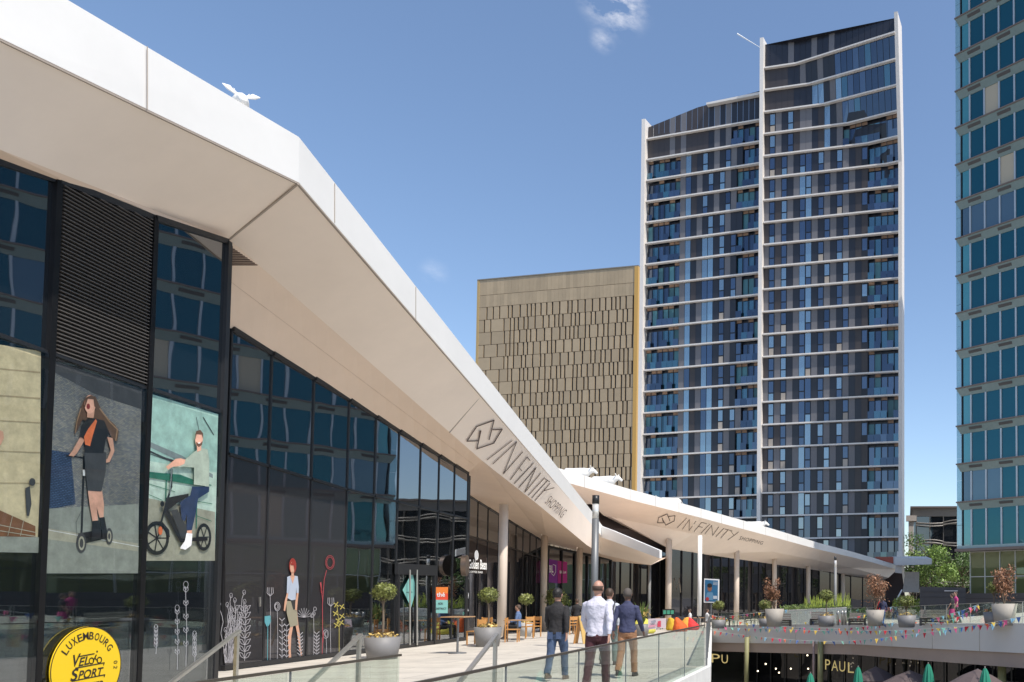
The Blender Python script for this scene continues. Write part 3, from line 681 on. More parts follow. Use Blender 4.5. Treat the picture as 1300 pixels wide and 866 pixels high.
def tower_block(x0, x1, kfrom, kto, zf, plan, yo, yfn, depth_in=0.0):
    """plan(k) -> list of (xa, xb, type) filling x0..x1 with x measured from the block's left"""
    for k in range(kfrom, kto):
        z_hi, z_lo = zf(k), zf(k + 1)          # floor line k is the ceiling slab, k+1 the floor
        # slab edge
        brk = sorted({x0, x1, *([kink[k][0]] if (yfn is yof and k in kink) else [])})
        m = MB()
        for a, b in zip(brk, brk[1:]):
            ya, yb = yo + yfn(a, k), yo + yfn(b, k)
            m.hexa([(a, ya - .45, z_hi - .20), (b, yb - .45, z_hi - .20), (b, yb + .1, z_hi - .20), (a, ya + .1, z_hi - .20)], [(a, ya - .45, z_hi), (b, yb - .45, z_hi), (b, yb + .1, z_hi), (a, ya + .1, z_hi)], 0)
        m.build('floor_slab', [t_white], tw)
        clad = MB(); bal = None; wins = []; bals = []; clads = [clad]; prev = None
        for (xa, xb, ty) in plan(k):
            A, B_ = x0 + xa, x0 + xb; e = .015
            def quad(xa_, xb_, u0, u1, inset, mi_, mb):
                def pt(x, u): return (x, yo + lerp(yfn(x, k + 1), yfn(x, k), u) + inset, lerp(z_lo, z_hi - .20, u))
                mb.poly([pt(xa_, u0), pt(xb_, u0), pt(xb_, u1), pt(xa_, u1)], mi_)
            if ty != 'B': quad(A, B_, 0, 1, .05, 1, clad)
            if ty in 'dkg': quad(A + e, B_ - e, 0, 1, 0, {'d': 0, 'k': 1, 'g': 2}[ty], clad)
            elif ty == 'w':
                quad(A + e, B_ - e, 0, 1, 0, 3, clad); w = MB(); g_ = rnd.choice([4, 4, 5, 5, 5, 6]); g2_ = rnd.choice([4, 5, 5, 8])
                quad(A + .12, B_ - .12, .42, .93, -.03, g_, w); quad(A + .12, B_ - .12, .03, .36, -.03, g2_, w); wins.append(w)
            elif ty == 's':
                quad(A + e, B_ - e, 0, 1, 0, 3, clad); w = MB(); quad(A + .12, B_ - .12, .36, .9, -.03, rnd.choice([4, 5, 5]), w); wins.append(w)
            elif ty == 'f':
                w = MB(); quad(A + .05, B_ - .05, 0, .99, -.02, rnd.choice([4, 4, 5]), w); wins.append(w)
            if ty != 'B' and prev == 'B' and clad.f: clad = MB(); clads.append(clad)
            prev = ty
            if ty == 'B':
                bal = MB(); bals.append(bal)
            if ty == 'G':
                n = max(2, round((B_ - A) / .95)); q = (B_ - A) / n
                for i in range(n):
                    quad(A + i * q + .04, A + (i + 1) * q - .04, 0, .98, -.02, rnd.choice([6, 6, 7, 7, 5, 9] if k == 2 else [6, 6, 6, 7, 5]), clad)
            if ty == 'B':      # balcony bay: recessed glazing, glass rail in front, brown ceiling strip
                n = max(2, round((B_ - A) / .95)); q = (B_ - A) / n
                for i in range(n):
                    ty_ = rnd.choice([5, 6, 7, 7, 11, 6]); quad(A + i * q + .05, A + (i + 1) * q - .05, 0, .86, .35, ty_, bal)
                    quad(A + i * q, A + i * q + .07, 0, 1, .1, 3, bal)
                    if rnd.random() < .45: quad(A + i * q + .08, A + (i + 1) * q, .86, 1, .2, 9, bal)
                    if rnd.random() < .7: quad(A + i * q + .02, A + (i + 1) * q - .02, 0, .36, -.15, rnd.choice([7, 6, 6, 5]), bal)
                quad(A, B_, 0, 1, .5, 1, bal)
        for q_ in clads:
            if q_.f: q_.build('cladding', PANM, tw)
        for q_ in bals: q_.build('balcony_glazing', PANM, tw)
        for w in wins: WIN.append(w)
WIN = []
def seq(s, q): return [(i * q, (i + 1) * q, c) for i, c in enumerate(s)]
def plan1(k):
    if k == -1: return seq('dkkgkkkgkkgkkkkkkkkkkk', W1 / 22)
    if k == 0: return seq('ddddkkgkkgkk', W1 / 22) + [(12 * W1 / 22, W1, 'G')]
    if k == 1: return seq('dddddkkkffkgf', W1 / 22)[:13] + [(13 * W1 / 22, W1, 'G')]
    if k in (2, 3): return seq('dwgkwdggkdfkg', W1 / 22)[:13] + [(13 * W1 / 22, W1, 'G' if k == 2 else 'B')]
    s = 'gwdwgkwfkwgkwgkdsgk' if k % 2 == 0 else 'dwgwkgfwgkwgkwgkdsg'
    s = s[:17]
    return seq(s, W1 / 22) + [(17 * W1 / 22, W1, 'B')]
zf1 = lambda k: 81.0 - FLH * k if k >= 0 else 84.6
tower_block(-W1, 0, 0, 23, zf1, plan1, 0, yof)
# crown of the tall block: dark parapet rising above the top slab
m = MB(); s_ = 'kkkkgkkkgkkgkkkkkkkkkk'; q = W1 / 22
for i, c in enumerate(s_):
    a, b = -W1 + i * q, -W1 + (i + 1) * q; ya, yb = yof(a, 0), yof(b, 0); ta = lerp(0, .25, i / 22)
    m.poly([(a + .015, ya, 81.02), (b - .015, yb, 81.02), (b - .015, yb * .9, 84.7 - lerp(0, 1.3, (i + 1) / 22)), (a + .015, ya * .9, 84.7 - lerp(0, 1.3, i / 22))], {'k': 1, 'g': 2, 'd': 0}[c])
m.poly([(-W1, 0, 84.7), (0, -3, 83.4), (-6.5, 16, 84.1), (-W1, 16, 84.7)], 1)
m.build('parapet', PANM, tw)
W2 = 20.1
def plan2(k):
    L = W2 / 21
    if k == 2: return seq('ddddgdgdddddgkg', L)[:15] + [(15 * L, W2, 'B')] if False else seq('ddddgdgddddkgkg', L) + [(15 * L, W2, 'B')]
    ty = k % 2
    s = ('gfdk' if ty else 'gfkg') + ('wkgkwgkd' if ty else 'kwkwgkkg')
    if k > 6 and ty: s = s[:4] + 'ffkwkwgd'
    if k > 6 and not ty: s = s[:4] + 'ffkwgkwg'
    s = s[:10] if k % 3 else s[:11]
    n = 6 + len(s)
    return [(0, 6 * L, 'B')] + [(6 * L + i * L, 6 * L + (i + 1) * L, c) for i, c in enumerate(s)] + [(n * L, W2, 'B')]
zf2 = lambda k: 81.0 - FLH * k
y2 = lambda x, k: 1.15 * (-W1 - .2 - x) / W2 * 1.0
tower_block(-W1 - .2 - W2, -W1 - .2, 2, 23, zf2, plan2, 1.6, y2)
m = MB(); L = W2 / 21
for i in range(21):
    a, b = -W1 - .2 - W2 + i * L, -W1 - .2 - W2 + (i + 1) * L
    za, zb_ = [76.3 + 1.8 * min(1, j / 9) + (.9 * max(0, (j - 9)) / 12) for j in (i, i + 1)]
    c = {4: 2, 6: 2, 12: 2, 14: 2}.get(i, 0 if i < 11 else 1)
    m.poly([(a + .015, 1.6 + y2(a, 0), 74.35), (b - .015, 1.6 + y2(b, 0), 74.35), (b - .015, 1.6 + y2(b, 0), zb_), (a + .015, 1.6 + y2(a, 0), za)], c)
m.build('parapet', PANM, tw)
m = MB(); m.hexa([(-30.5, 1.5 + y2(-30.5, 0) - .6, 77.8), (-20.2, 1.0, 78.0), (-20.2, 1.7, 78.0), (-30.5, 2.5, 77.8)], [(-30.5, 1.5 + y2(-30.5, 0) - .6, 78.1), (-20.2, 1.0, 78.4), (-20.2, 1.7, 78.4), (-30.5, 2.5, 78.1)], 0)
m.build('roof_ledge', [t_white], tw)
# windows: the hundred that show largest are parts of their own
WIN.sort(key=lambda w: -(abs(w.v[0][0] + 10) < 11) * 10 + 0 * w.v[0][2] + (0 if w.v[0][2] > 6 else 20))
for w in WIN[:96]: w.build('window', PANM, tw)
rest = MB()
for w in WIN[96:]: rest.add(w.v, w.f, 0); rest.m[-len(w.f):] = w.m
tag(rest.build('smaller_windows', PANM, tw), kind='stuff')
# white fins and the mass behind
for (x, w, y0, y1, zt) in ((.20, .50, -.9, 3.4, 83.6), (-W1 - .12, .55, -.75, 2.2, 85.3), (-W1 - W2 - .55, .6, 1.9, 6, 77.2)):
    m = MB(); ylean = -3.3 if x > 0 else 0
    if x > 0:
        m.hexa([(x - w / 2, -.9, 0), (x + w / 2, -.9, 0), (x + w / 2, .9, 0), (x - w / 2, .9, 0)], [(x - w / 2, -.9, 64), (x + w / 2, -.9, 64), (x + w / 2, .9, 64), (x - w / 2, .9, 64)], 0)
        m.hexa([(x - w / 2, -.9, 64), (x + w / 2, -.9, 64), (x + w / 2, .9, 64), (x - w / 2, .9, 64)], [(x - w / 2, -3.9, zt), (x + w / 2, -3.9, zt), (x + w / 2, -.9, zt), (x - w / 2, -.9, zt)], 0)
    else: m.box(x - w / 2, x + w / 2, y0, y1, 0, zt, 0)
    m.build('white_fin', [t_white], tw)
m = MB(); m.hexa([(-W1, .6, 0), (0, .6, 0), (-6.5, 16.5, 0), (-W1, 16.5, 0)], [(-W1, .6, 83.5), (0, .6, 83.5), (-6.5, 16.5, 83.5), (-W1, 16.5, 83.5)], 0); m.box(-W1 - W2, -W1 - .4, 4.2, 16, 0, 76, 0); m.build('tower_core', [t_d2], tw)
# canopy slab and terracotta piece at its foot
m = MB(); m.hexa([P(1136, 708, 104), P(1183, 709.5, 96), P(1176, 706.5, 108), P(1132, 706, 112)], [P(1136, 718, 104), P(1183, 716.5, 96), P(1176, 713, 108), P(1132, 713, 112)])
m.build('entrance_canopy', [t_white], tw, inv(tw))
m = MB(); m.slab([P(1110, 707, 108), P(1137, 707, 107.6), P(1134, 715.5, 107.4), P(1118, 713.5, 108)], (0, -1, 0), .3); m.build('terracotta_panel', [mat('terracotta', (.42, .10, .06), .7)], tw, inv(tw))
m = MB(); m.slab([P(1139, 700, 104.2), P(1146, 700, 104), P(1145, 728, 104), P(1136, 727, 104.4)], (0, -1, 0), .4); m.build('fin_foot', [t_white], tw, inv(tw))
m = MB(); m.slab([P(1112, 765, 108.6), P(1150, 765, 108), P(1144, 718, 108), P(1112, 716, 108.6)], (0, -1, 0), .2); m.build('entrance', [mat('entrance_dark', (.05, .03, .03), .6)], tw, inv(tw))
m = MB(); m.slab([P(1146, 752, 106), P(1167, 752, 106), P(1167, 726, 106), P(1149, 726, 106)], (0, -1, 0), .2); m.build('base_wall', [mat('pale_render', (.5, .48, .46), .8, var=.1)], tw, inv(tw))

# ---------------------------------------------------------------- bronze panelled block
gb = thing('bronze_office_block', 'square block clad in bronze panels with narrow dark slots between sky and tower', 'office building', (-65.5, 200, -1), math.atan2(-1, 4.99))
bz = mat('bronze_panel', (.44, .335, .215), .5, metal=.15, island=.10, var=.06, vscale=.4)
m = MB(); WG = 46.3; zt = 87.6; r_ = random.Random(3)
m.box(-WG, -.0, .25, 40, 0, zt - .3, 0); m.build('dark_wall', [mat('slot_dark', (.025, .02, .018), .6)], gb)
m = MB()
def band(z0, z1, mods):
    x = -WG + .3; i = 0
    while x < -.4 and i < 400:
        w, gap = mods(i, x); x1_ = min(x + w, -.35)
        m.box(x, x1_, 0, .3, z0, z1, 0); x = x1_ + gap; i += 1
band(zt - 4.1, zt, lambda i, x: (1.05, .03)); band(zt - 7.4, zt - 4.2, lambda i, x: (1.05, .03))
for k in range(26):
    z1_ = zt - 7.5 - 3.42 * k; z0 = z1_ - 3.3
    def mods(i, x, k=k):
        if x < -38: w = r_.choice([2.2, 3.6, 1.5]); return w, .42
        if r_.random() < .38: return .70, .5
        if r_.random() < .6: return 1.2, .5
        return r_.choice([1.9, 1.6]), .5
    band(z0, z1_, mods)
m.build('panel_cladding', [bz], gb)
m = MB(); m.box(-.35, .7, -.2, 38, 0, zt, 0); m.build('bright_corner_edge', [mat('gold_edge', (.62, .36, .10), .45, metal=.2)], gb)
m = MB(); m.box(-WG - .35, -WG + .3, -.1, 38, 0, zt, 0); m.build('corner_edge', [mat('gold_edge_dull', (.45, .32, .14), .5)], gb)
m = MB(); m.box(-WG - .35, .7, -.15, 38, zt, zt + .3, 0); m.build('roof_coping', [mat('coping_grey', (.20, .18, .15), .6)], gb)

# ---------------------------------------------------------------- glass office building on the right
rb = thing('glass_office_building', 'teal glass office building with pale spandrel bands rising out of the right of the photo', 'office building', (7.35, 80, -1), math.atan2(-1, 1.27))
r_slab = mat('slab_brown', (.16, .125, .11), .6); r_sp = mat('spandrel_pale', (.155, .215, .22), .25, var=.06); r_mu = mat('mullion_alu', (.42, .46, .50), .4, metal=.3)
r_vent = mat('vent_dark', (.06, .06, .065), .6)
r_gl = [glassmat('office_glass', (.003, .038, .056), .12, .75, (.25, .6, .7), wave=.2, wscale=.5, var=.35), glassmat('office_glass_blind', (.05, .085, .11), .12, .7, (.6, .8, .95), wave=.1),
        mat('office_blind_beige', (.42, .36, .26), .4, coat=.4), glassmat('office_glass_corner', (.03, .19, .21), .2, .85, (.5, .8, .85), wave=.2)]
r_green = glassmat('ground_glass_green', (.11, .12, .05), .10, .6, (.6, .8, .8), wave=.1, wscale=.3, var=.12)
BW = 1.735; NB = 27; base = 7.85   # local z of the first slab line (z + 1)
mul = MB(); rest = MB(); nw = 0; rr = random.Random(9)
for k in range(19):
    z0 = 12.1 + 3.9 * (k - 0) if k > 0 else 12.1
    z_slab = 12.1 + 3.9 * k
    m = MB(); m.box(-.45, NB * BW, -.5, .3, z_slab, z_slab + .13, 0); m.build('floor_slab', [r_slab], rb)
    m = MB(); m.hexa([(-.1, -.05, z_slab - .72), (NB * BW, -.05, z_slab - .72), (NB * BW, .2, z_slab - .72), (-.1, .2, z_slab - .72)], [(-.4, -.42, z_slab - .01), (NB * BW, -.42, z_slab - .01), (NB * BW, .2, z_slab - .01), (-.4, .2, z_slab - .01)], 0)
    for b in range(0, NB):
        x0 = -.1 + b * BW + .4
        if b % 2 == 1 or b == 0 and False: continue
        m.hexa([(x0 + .75, -.235, z_slab - .42), (x0 + .75 + 1.5, -.235, z_slab - .42), (x0 + .75 + 1.5, -.05, z_slab - .42), (x0 + .75, -.05, z_slab - .42)], [(x0 + .75, -.40, z_slab - .2), (x0 + .75 + 1.5, -.40, z_slab - .2), (x0 + .75 + 1.5, -.05, z_slab - .2), (x0 + .75, -.05, z_slab - .2)], 1)
    m.build('spandrel', [r_sp, r_vent], rb)
    # panes below this spandrel
    zb0, zb1 = (z_slab - 3.9 + .13 if k > 0 else 7.7), z_slab - .72
    for b in range(-1, NB):
        x0 = 1.15 + b * BW; x1_ = x0 + BW
        if b == -1: x0 = .12
        w = MB(); blind = (k == 11 and b in (1, 2, 3)) and False
        mi_ = 0
        if b == -1: mi_ = 3
        if k == 1 and b in (-1, 0, 1): mi_ = 1
        if k == 11 and b == 1: mi_ = 2
        if k == 8 and b < 3: mi_ = 1
        if mi_ == 0 and rr.random() < .035: mi_ = rr.choice([1, 2])
        w.slab([(x0 + .09, 0, zb0), (x1_ - .09, 0, zb0), (x1_ - .09, 0, zb1), (x0 + .09, 0, zb1)], (0, -1, 0), .03, mi_)
        if b < 4: w.build('window', r_gl, rb)
        else: rest.add(w.v, w.f, mi_)
        mm_ = MB(); mm_.box(x1_ - .085, x1_ + .085, -.12, .1, zb0, zb1, 0)
        mul.add(mm_.v, mm_.f, 0)
        if b < 3:
            mm_.build('mullion', [r_mu], rb)
            mul.v = mul.v[:-8]; mul.f = mul.f[:-6]; mul.m = mul.m[:-6]; mul.sm = mul.sm[:-6]
tag(rest.build('smaller_windows', r_gl, rb), kind='stuff')
tag(mul.build('far_mullions', [r_mu], rb), kind='stuff')
# glass screen standing past the corner
for k in range(34):
    m = MB(); m.box(-.62, .1, -.02, .06, 7.6 + k * 2.28, 7.6 + k * 2.28 + 2.24, 0); m.build('corner_glass', [glassmat('corner_glass', (.28, .46, .50), .25, .8, (.7, .9, 1), trans=.25, tcol=(.6, .85, .95), wave=0)], rb)
m = MB(); m.hexa([(0, .25, 7.3), (NB * BW, .25, 7.3), (NB * BW, 24, 7.3), (5, 24, 7.3)], [(0, .25, 86), (NB * BW, .25, 86), (NB * BW, 24, 86), (5, 24, 86)], 0); m.box(-.02, .1, -.05, .3, 7.6, 86, 0); m.build('building_core', [mat('core_dark', (.02, .03, .035), .6)], rb)
# ground storey set back under the overhang
m = MB(); m.box(-.55, NB * BW, -.6, .4, 7.15, 7.42, 1); m.box(-.35, NB * BW, -.45, .4, 7.42, 7.72, 0); m.build('overhang', [mat('overhang_glass', (.22, .32, .34), .3, coat=.3), r_slab], rb)
for b in range(0, 24):
    for (za, zb_) in ((2.15, 4.55), (4.62, 7.1)):
        m = MB(); x0 = .45 + b * BW; m.slab([(x0, .9, za), (x0 + BW - .07, .9, za), (x0 + BW - .07, .9, zb_), (x0, .9, zb_)], (0, -1, 0), .03)
        if b < 5: m.build('ground_window', [r_green], rb)
        else: rest2 = globals().setdefault('REST2', MB()); rest2.add(m.v, m.f, 0)
tag(REST2.build('far_ground_windows', [r_green], rb), kind='stuff')
m = MB(); m.box(.3, 42, .95, 1.2, 0, 7.2, 0)
m.build('ground_wall', [mat('ground_wall_dark', (.03, .03, .035), .6)], rb)
m = MB()
for b in range(0, 8): m.box(.38 + b * BW, .44 + b * BW, .78, .95, 2.1, 7.15, 0)
for z in (2.1, 4.56, 7.08): m.box(.38, 14, .79, .93, z, z + .07, 0)
m.build('window_grid', [mat('pale_metal', (.6, .6, .58), .4, metal=.3)], rb)

# ---------------------------------------------------------------- dark office block behind the tree
db = thing('dark_office_block', 'low dark glass office block with curved metal sunshades behind the green tree', 'office building', (4.2, 128, -1), -.02)
a0 = 0.1; wD = 40
m = MB(); m.box(-.3, wD, 0, 14, 0, 15.6, 0); m.build('glass_wall', [glassmat('block_glass', (.02, .022, .025), .12, .8, (.8, .85, .9), wave=.4)], db)
m = MB(); m.box(-.5, wD, -.3, 14, 15.6, 16.9, 0); m.box(-.9, wD, -.8, 14, 16.9, 17.2, 1); m.build('cornice', [mat('block_grey', (.27, .25, .23), .7), mat('block_brown', (.12, .10, .09), .7)], db)
m = MB(); m.box(-1.2, -.35, -.6, 0, 0, 15.7, 0); m.box(-1.6, .1, -.9, .2, 14.8, 15.7, 0); m.build('corner_column', [mat('block_pale', (.42, .38, .35), .7)], db)
shd = mat('sunshade', (.36, .34, .32), .5, metal=.3)
for k in range(4):
    for j in range(9):
        x0 = j * 4.4; z = 14.6 - k * 3.2
        for dz in (0, -.45):
            m = MB(); pts = [(x0 + 4.4 * t, -.5 - .5 * math.sin(math.pi * t), z + dz + .35 * math.sin(math.pi * t * .9) * (1 if (j + k) % 2 else -.6)) for t in [i / 8 for i in range(9)]]
            m.tube(pts, .075, 6); m.build('sunshade', [shd], db)
m = MB()
for j in range(19): m.box(j * 2.2, j * 2.2 + .14, -.35, -.1, 0, 15.6, 0)
for k in range(5): m.box(0, wD, -.3, -.1, 1.5 + k * 3.2, 1.7 + k * 3.2, 0)
m.build('facade_frame', [mat('block_frame', (.10, .095, .09), .6)], db)

# dark low wall in front of the tree
wl = thing('garden_wall', 'low dark panelled wall in front of the green tree beside the glass building', 'wall', P(1190, 760, 78)); wi = inv(wl)
m = MB(); m.slab([P(1168, 791, 80), P(1226, 791, 78), P(1226, 746, 78), P(1168, 745, 80)], (0, -1, 0), .4); m.build('wall_panel', [mat('dark_wall_panel', (.035, .037, .045), .5, var=.05)], wl, wi)
m = MB()
for y in (751.5, 758): m.bar(P(1169, y, 79.9) - Vector((0, .02, 0)), P(1225, y + .3, 77.9) - Vector((0, .02, 0)), .02, .03)
m.bar(P(1199, 750.2, 78.7), P(1216, 750.2, 78.2), .08, .1, m=1); m.build('wall_joints', [mat('wall_joint', (.012, .012, .014), .7), mat('wall_light_strip', (.4, .4, .42), .6)], wl, wi)
wl2 = thing('podium_wall', 'long black tiled plinth wall beneath the ground floor windows of the glass building', 'wall', P(1260, 770, 70)); wi2 = inv(wl2)
a, b = P(1226, 765, 76.5), P(1500, 765, 51); z0_, z1_ = -1.2, P(1240, 752, 75).z - .1
m = MB(); m.slab([(a.x, a.y, z0_), (b.x, b.y, z0_), (b.x, b.y, z1_), (a.x, a.y, z1_)], (-.6, -1, 0), .3); m.build('wall_panel', [MATS['dark_wall_panel']], wl2, wi2)
m = MB(); n_ = Vector((-.6, -1, 0)).normalized() * .02
for z in (0.0, .7, 1.4): m.bar(Vector((a.x, a.y, z)) + n_, Vector((b.x, b.y, z)) + n_, .02, .03)
m.build('wall_joints', [MATS['wall_joint']], wl2, wi2)
# ---------------------------------------------------------------- posters behind the gallery glass, drawn as flat prints
pal = {}
def flat(name, c, r=.5, coat=.35):
    return mat('print_' + name, c, r, var=.22, vscale=5)
def poster(name, label, x, y, layers, group='large shop window posters', lift0=.006):
    """layers: list of (material, polygon in photo pixels) stacked 2 mm apart on the glass plane of facade A"""
    o = thing(name, label, 'poster', hit(x, y, cA, mA, .03), 0, group); mts = []; mb = MB()
    for i, (mt, pts) in enumerate(layers):
        if mt not in mts: mts.append(mt)
        off_ = lift0 + .0012 * i
        if callable(pts): pts(mb, mts.index(mt), lambda a, b, f=off_: hit(a, b, cA, mA, f))
        else: mb.poly([hit(a, b, cA, mA, off_) for a, b in pts], mts.index(mt))
    mb.build('print', mts, o, inv(o)); return o
def disc(cx_, cy_, rx, ry, n=16, a0=0, a1=2 * math.pi): return [(cx_ + rx * math.cos(a0 + (a1 - a0) * k / n), cy_ + ry * math.sin(a0 + (a1 - a0) * k / n)) for k in range(n)]
def ln(pts, w, close=False): return lambda mb, mi_, fn: stroke(mb, pts, w, fn, mi_, close)
skin = flat('skin', (0.675, 0.365, 0.257)); skin2 = flat('skin_light', (0.810, 0.446, 0.324)); blk_p = flat('black', (0.020, 0.020, 0.024)); drk = flat('charcoal', (0.068, 0.068, 0.074))
hair = flat('hair', (0.135, 0.074, 0.047)); hair2 = flat('hair_light', (0.378, 0.230, 0.135)); orange = flat('orange', (0.850, 0.216, 0.081)); cream = flat('cream', (0.675, 0.567, 0.365)); cream2 = flat('cream_dark', (0.446, 0.351, 0.216))
mint = flat('mint', (0.486, 0.702, 0.621)); mint2 = flat('mint_pale', (0.675, 0.810, 0.702)); sand = flat('sand', (0.459, 0.432, 0.338)); sage = flat('sage', (0.365, 0.432, 0.351)); denim_p = flat('denim', (0.034, 0.061, 0.149)); whitep = flat('white', (0.850, 0.850, 0.850))
green_p = flat('green_rail', (0.041, 0.216, 0.149)); steel_p = flat('steel', (0.297, 0.338, 0.338)); pavp = flat('pavement', (0.324, 0.338, 0.297)); brn = flat('brown', (0.230, 0.101, 0.047))
wallp = brickmat('print_brick_wall', (.40, .37, .31), (.20, .21, .23), (.08, .09, .11), .05, .02, .003, .4, .35); bluep = brickmat('print_blue_brick', (.08, .13, .24), (.05, .08, .16), (.02, .03, .06), .055, .026, .005, .4, .2)
for m_ in (wallp, bluep): pass
def Zq(ox, oy, s): return lambda *pts: [(ox + a / s, oy + b / s) for a, b in pts]
a1 = Zq(70, 480, 3.609); a2 = Zq(178, 530, 4.555)
# bricks need coordinates in the wall plane: remap Object X to run along Y
for m_ in (wallp, bluep):
    t = m_.node_tree; c_ = [n for n in t.nodes if n.type == 'TEX_COORD'][0]; br_ = [n for n in t.nodes if n.type == 'TEX_BRICK'][0]
    sx = N(t, 'ShaderNodeSeparateXYZ'); cb = N(t, 'ShaderNodeCombineXYZ'); t.links.new(c_.outputs['Object'], sx.inputs[0]); t.links.new(sx.outputs['Y'], cb.inputs['X']); t.links.new(sx.outputs['Z'], cb.inputs['Y']); t.links.new(cb.outputs[0], br_.inputs['Vector'])
poster('window_poster', 'window poster with brick floor and painted warm reflection at the left edge of the photo', 20, 600, [
    (cream, [(-60, 428), (52, 446), (50, 700), (-60, 690)]), (cream2, [(-60, 462), (51, 472), (51, 474), (-60, 464)]), (cream2, [(-60, 497), (51, 505), (51, 507), (-60, 499)]),  # cream ground paints in a warm reflection on the glass
    (cream2, [(-60, 530), (51, 536), (51, 537.5), (-60, 531.5)]), (cream2, [(-60, 570), (51, 574), (51, 575), (-60, 571)]), (cream2, [(-60, 612), (50, 613), (50, 614), (-60, 613)]),
    (brn, [(-60, 640), (0, 648), (45, 668), (45, 682), (-60, 680)]), (sand, ln([(-50, 656), (45, 676)], 1)), (sand, ln([(-50, 666), (45, 681)], 1)), (sand, ln([(-10, 648), (-16, 680)], .8)), (sand, ln([(16, 655), (10, 680)], .8)), (sand, ln([(30, 661), (26, 680)], .8)),
    (pavp, [(-60, 680), (50, 682), (50, 702), (-60, 700)]), (drk, [(32, 620), (38, 617), (40, 640), (37, 655), (34, 655)]), (drk, disc(41, 612, 4, 5)), (skin, [(-3, 545), (4, 548), (5, 556), (1, 565), (-3, 566)])])
poster('window_poster', 'window poster of a laughing long haired woman riding an electric scooter', 118, 600, [
    (wallp, [(62, 456), (180, 494), (175, 708), (57, 700)]), (drk, [(64, 457), (180, 494), (180, 520), (120, 500), (64, 470)]), (bluep, [(58, 570), (90, 575), (96, 640), (57, 648)]),  # charcoal diagonal along the top paints a glass reflection into the print
    (pavp, [(57, 646), (176, 640), (176, 728), (56, 728)]), (sand, [(57, 670), (175, 690), (175, 700), (57, 684)]), (whitep, ln([(57, 672), (176, 694)], .8)),
    # scooter
    (blk_p, ln(a1((133, 360), (122, 690), (118, 740)), 2.6)), (blk_p, ln(a1((52, 357), (110, 362), (240, 385)), 1.9)), (blk_p, a1((105, 712), (235, 690), (238, 735), (125, 760))), (drk, disc(*a1((120, 755))[0], 6.5, 13)), (sand, disc(*a1((121, 757))[0], 4, 9)), (drk, disc(*a1((121, 757))[0], 2.4, 6)),
    (drk, disc(*a1((248, 725))[0], 4.6, 10.5)), (sand, disc(*a1((248, 725))[0], 2.6, 7)), (drk, disc(*a1((248, 725))[0], 1.4, 4)), (whitep, a1((126, 420), (138, 420), (138, 448), (127, 448))), (drk, ln(a1((120, 610), (96, 660), (100, 715)), .5)),
    # rider
    (hair, a1((150, 80), (185, 85), (205, 130), (225, 170), (275, 215), (292, 245), (285, 290), (262, 280), (240, 235), (150, 200), (125, 190), (105, 235), (88, 262), (92, 215), (108, 160), (128, 110))),
    (hair2, ln(a1((205, 140), (250, 200), (285, 235), (278, 285)), 1.6)), (hair2, ln(a1((118, 140), (100, 200), (93, 250)), 1.2)),
    (skin, a1((118, 265), (78, 335), (62, 355), (85, 360), (100, 345), (135, 285))), (skin, a1((238, 270), (255, 330), (240, 370), (205, 380), (215, 392), (250, 385), (272, 335), (264, 275))),
    (skin2, a1((150, 515), (215, 515), (224, 580), (222, 640), (204, 640), (190, 590), (196, 655), (172, 660), (158, 580))),
    (blk_p, a1((172, 655), (200, 652), (210, 690), (212, 735), (165, 745), (168, 700))), (blk_p, a1((204, 640), (226, 636), (238, 700), (240, 735), (216, 738), (214, 690))),
    (drk, a1((133, 335), (235, 340), (232, 430), (212, 520), (150, 516), (138, 420))), (blk_p, a1((145, 190), (180, 185), (225, 195), (250, 255), (232, 280), (222, 345), (135, 342), (140, 280), (112, 268), (118, 220))),
    (orange, a1((186, 188), (192, 198), (172, 265), (160, 312), (138, 305), (132, 270), (150, 235))), (skin, a1((146, 180), (176, 184), (182, 140), (148, 135))), (skin2, disc(*a1((160, 120))[0], 7.2, 12)),
    (flat('mouth', (.25, .03, .03)), disc(*a1((152, 130))[0], 2.3, 3.6)), (hair, a1((138, 92), (165, 78), (186, 92), (192, 140), (180, 130), (176, 98), (150, 95), (142, 120), (134, 140)))])
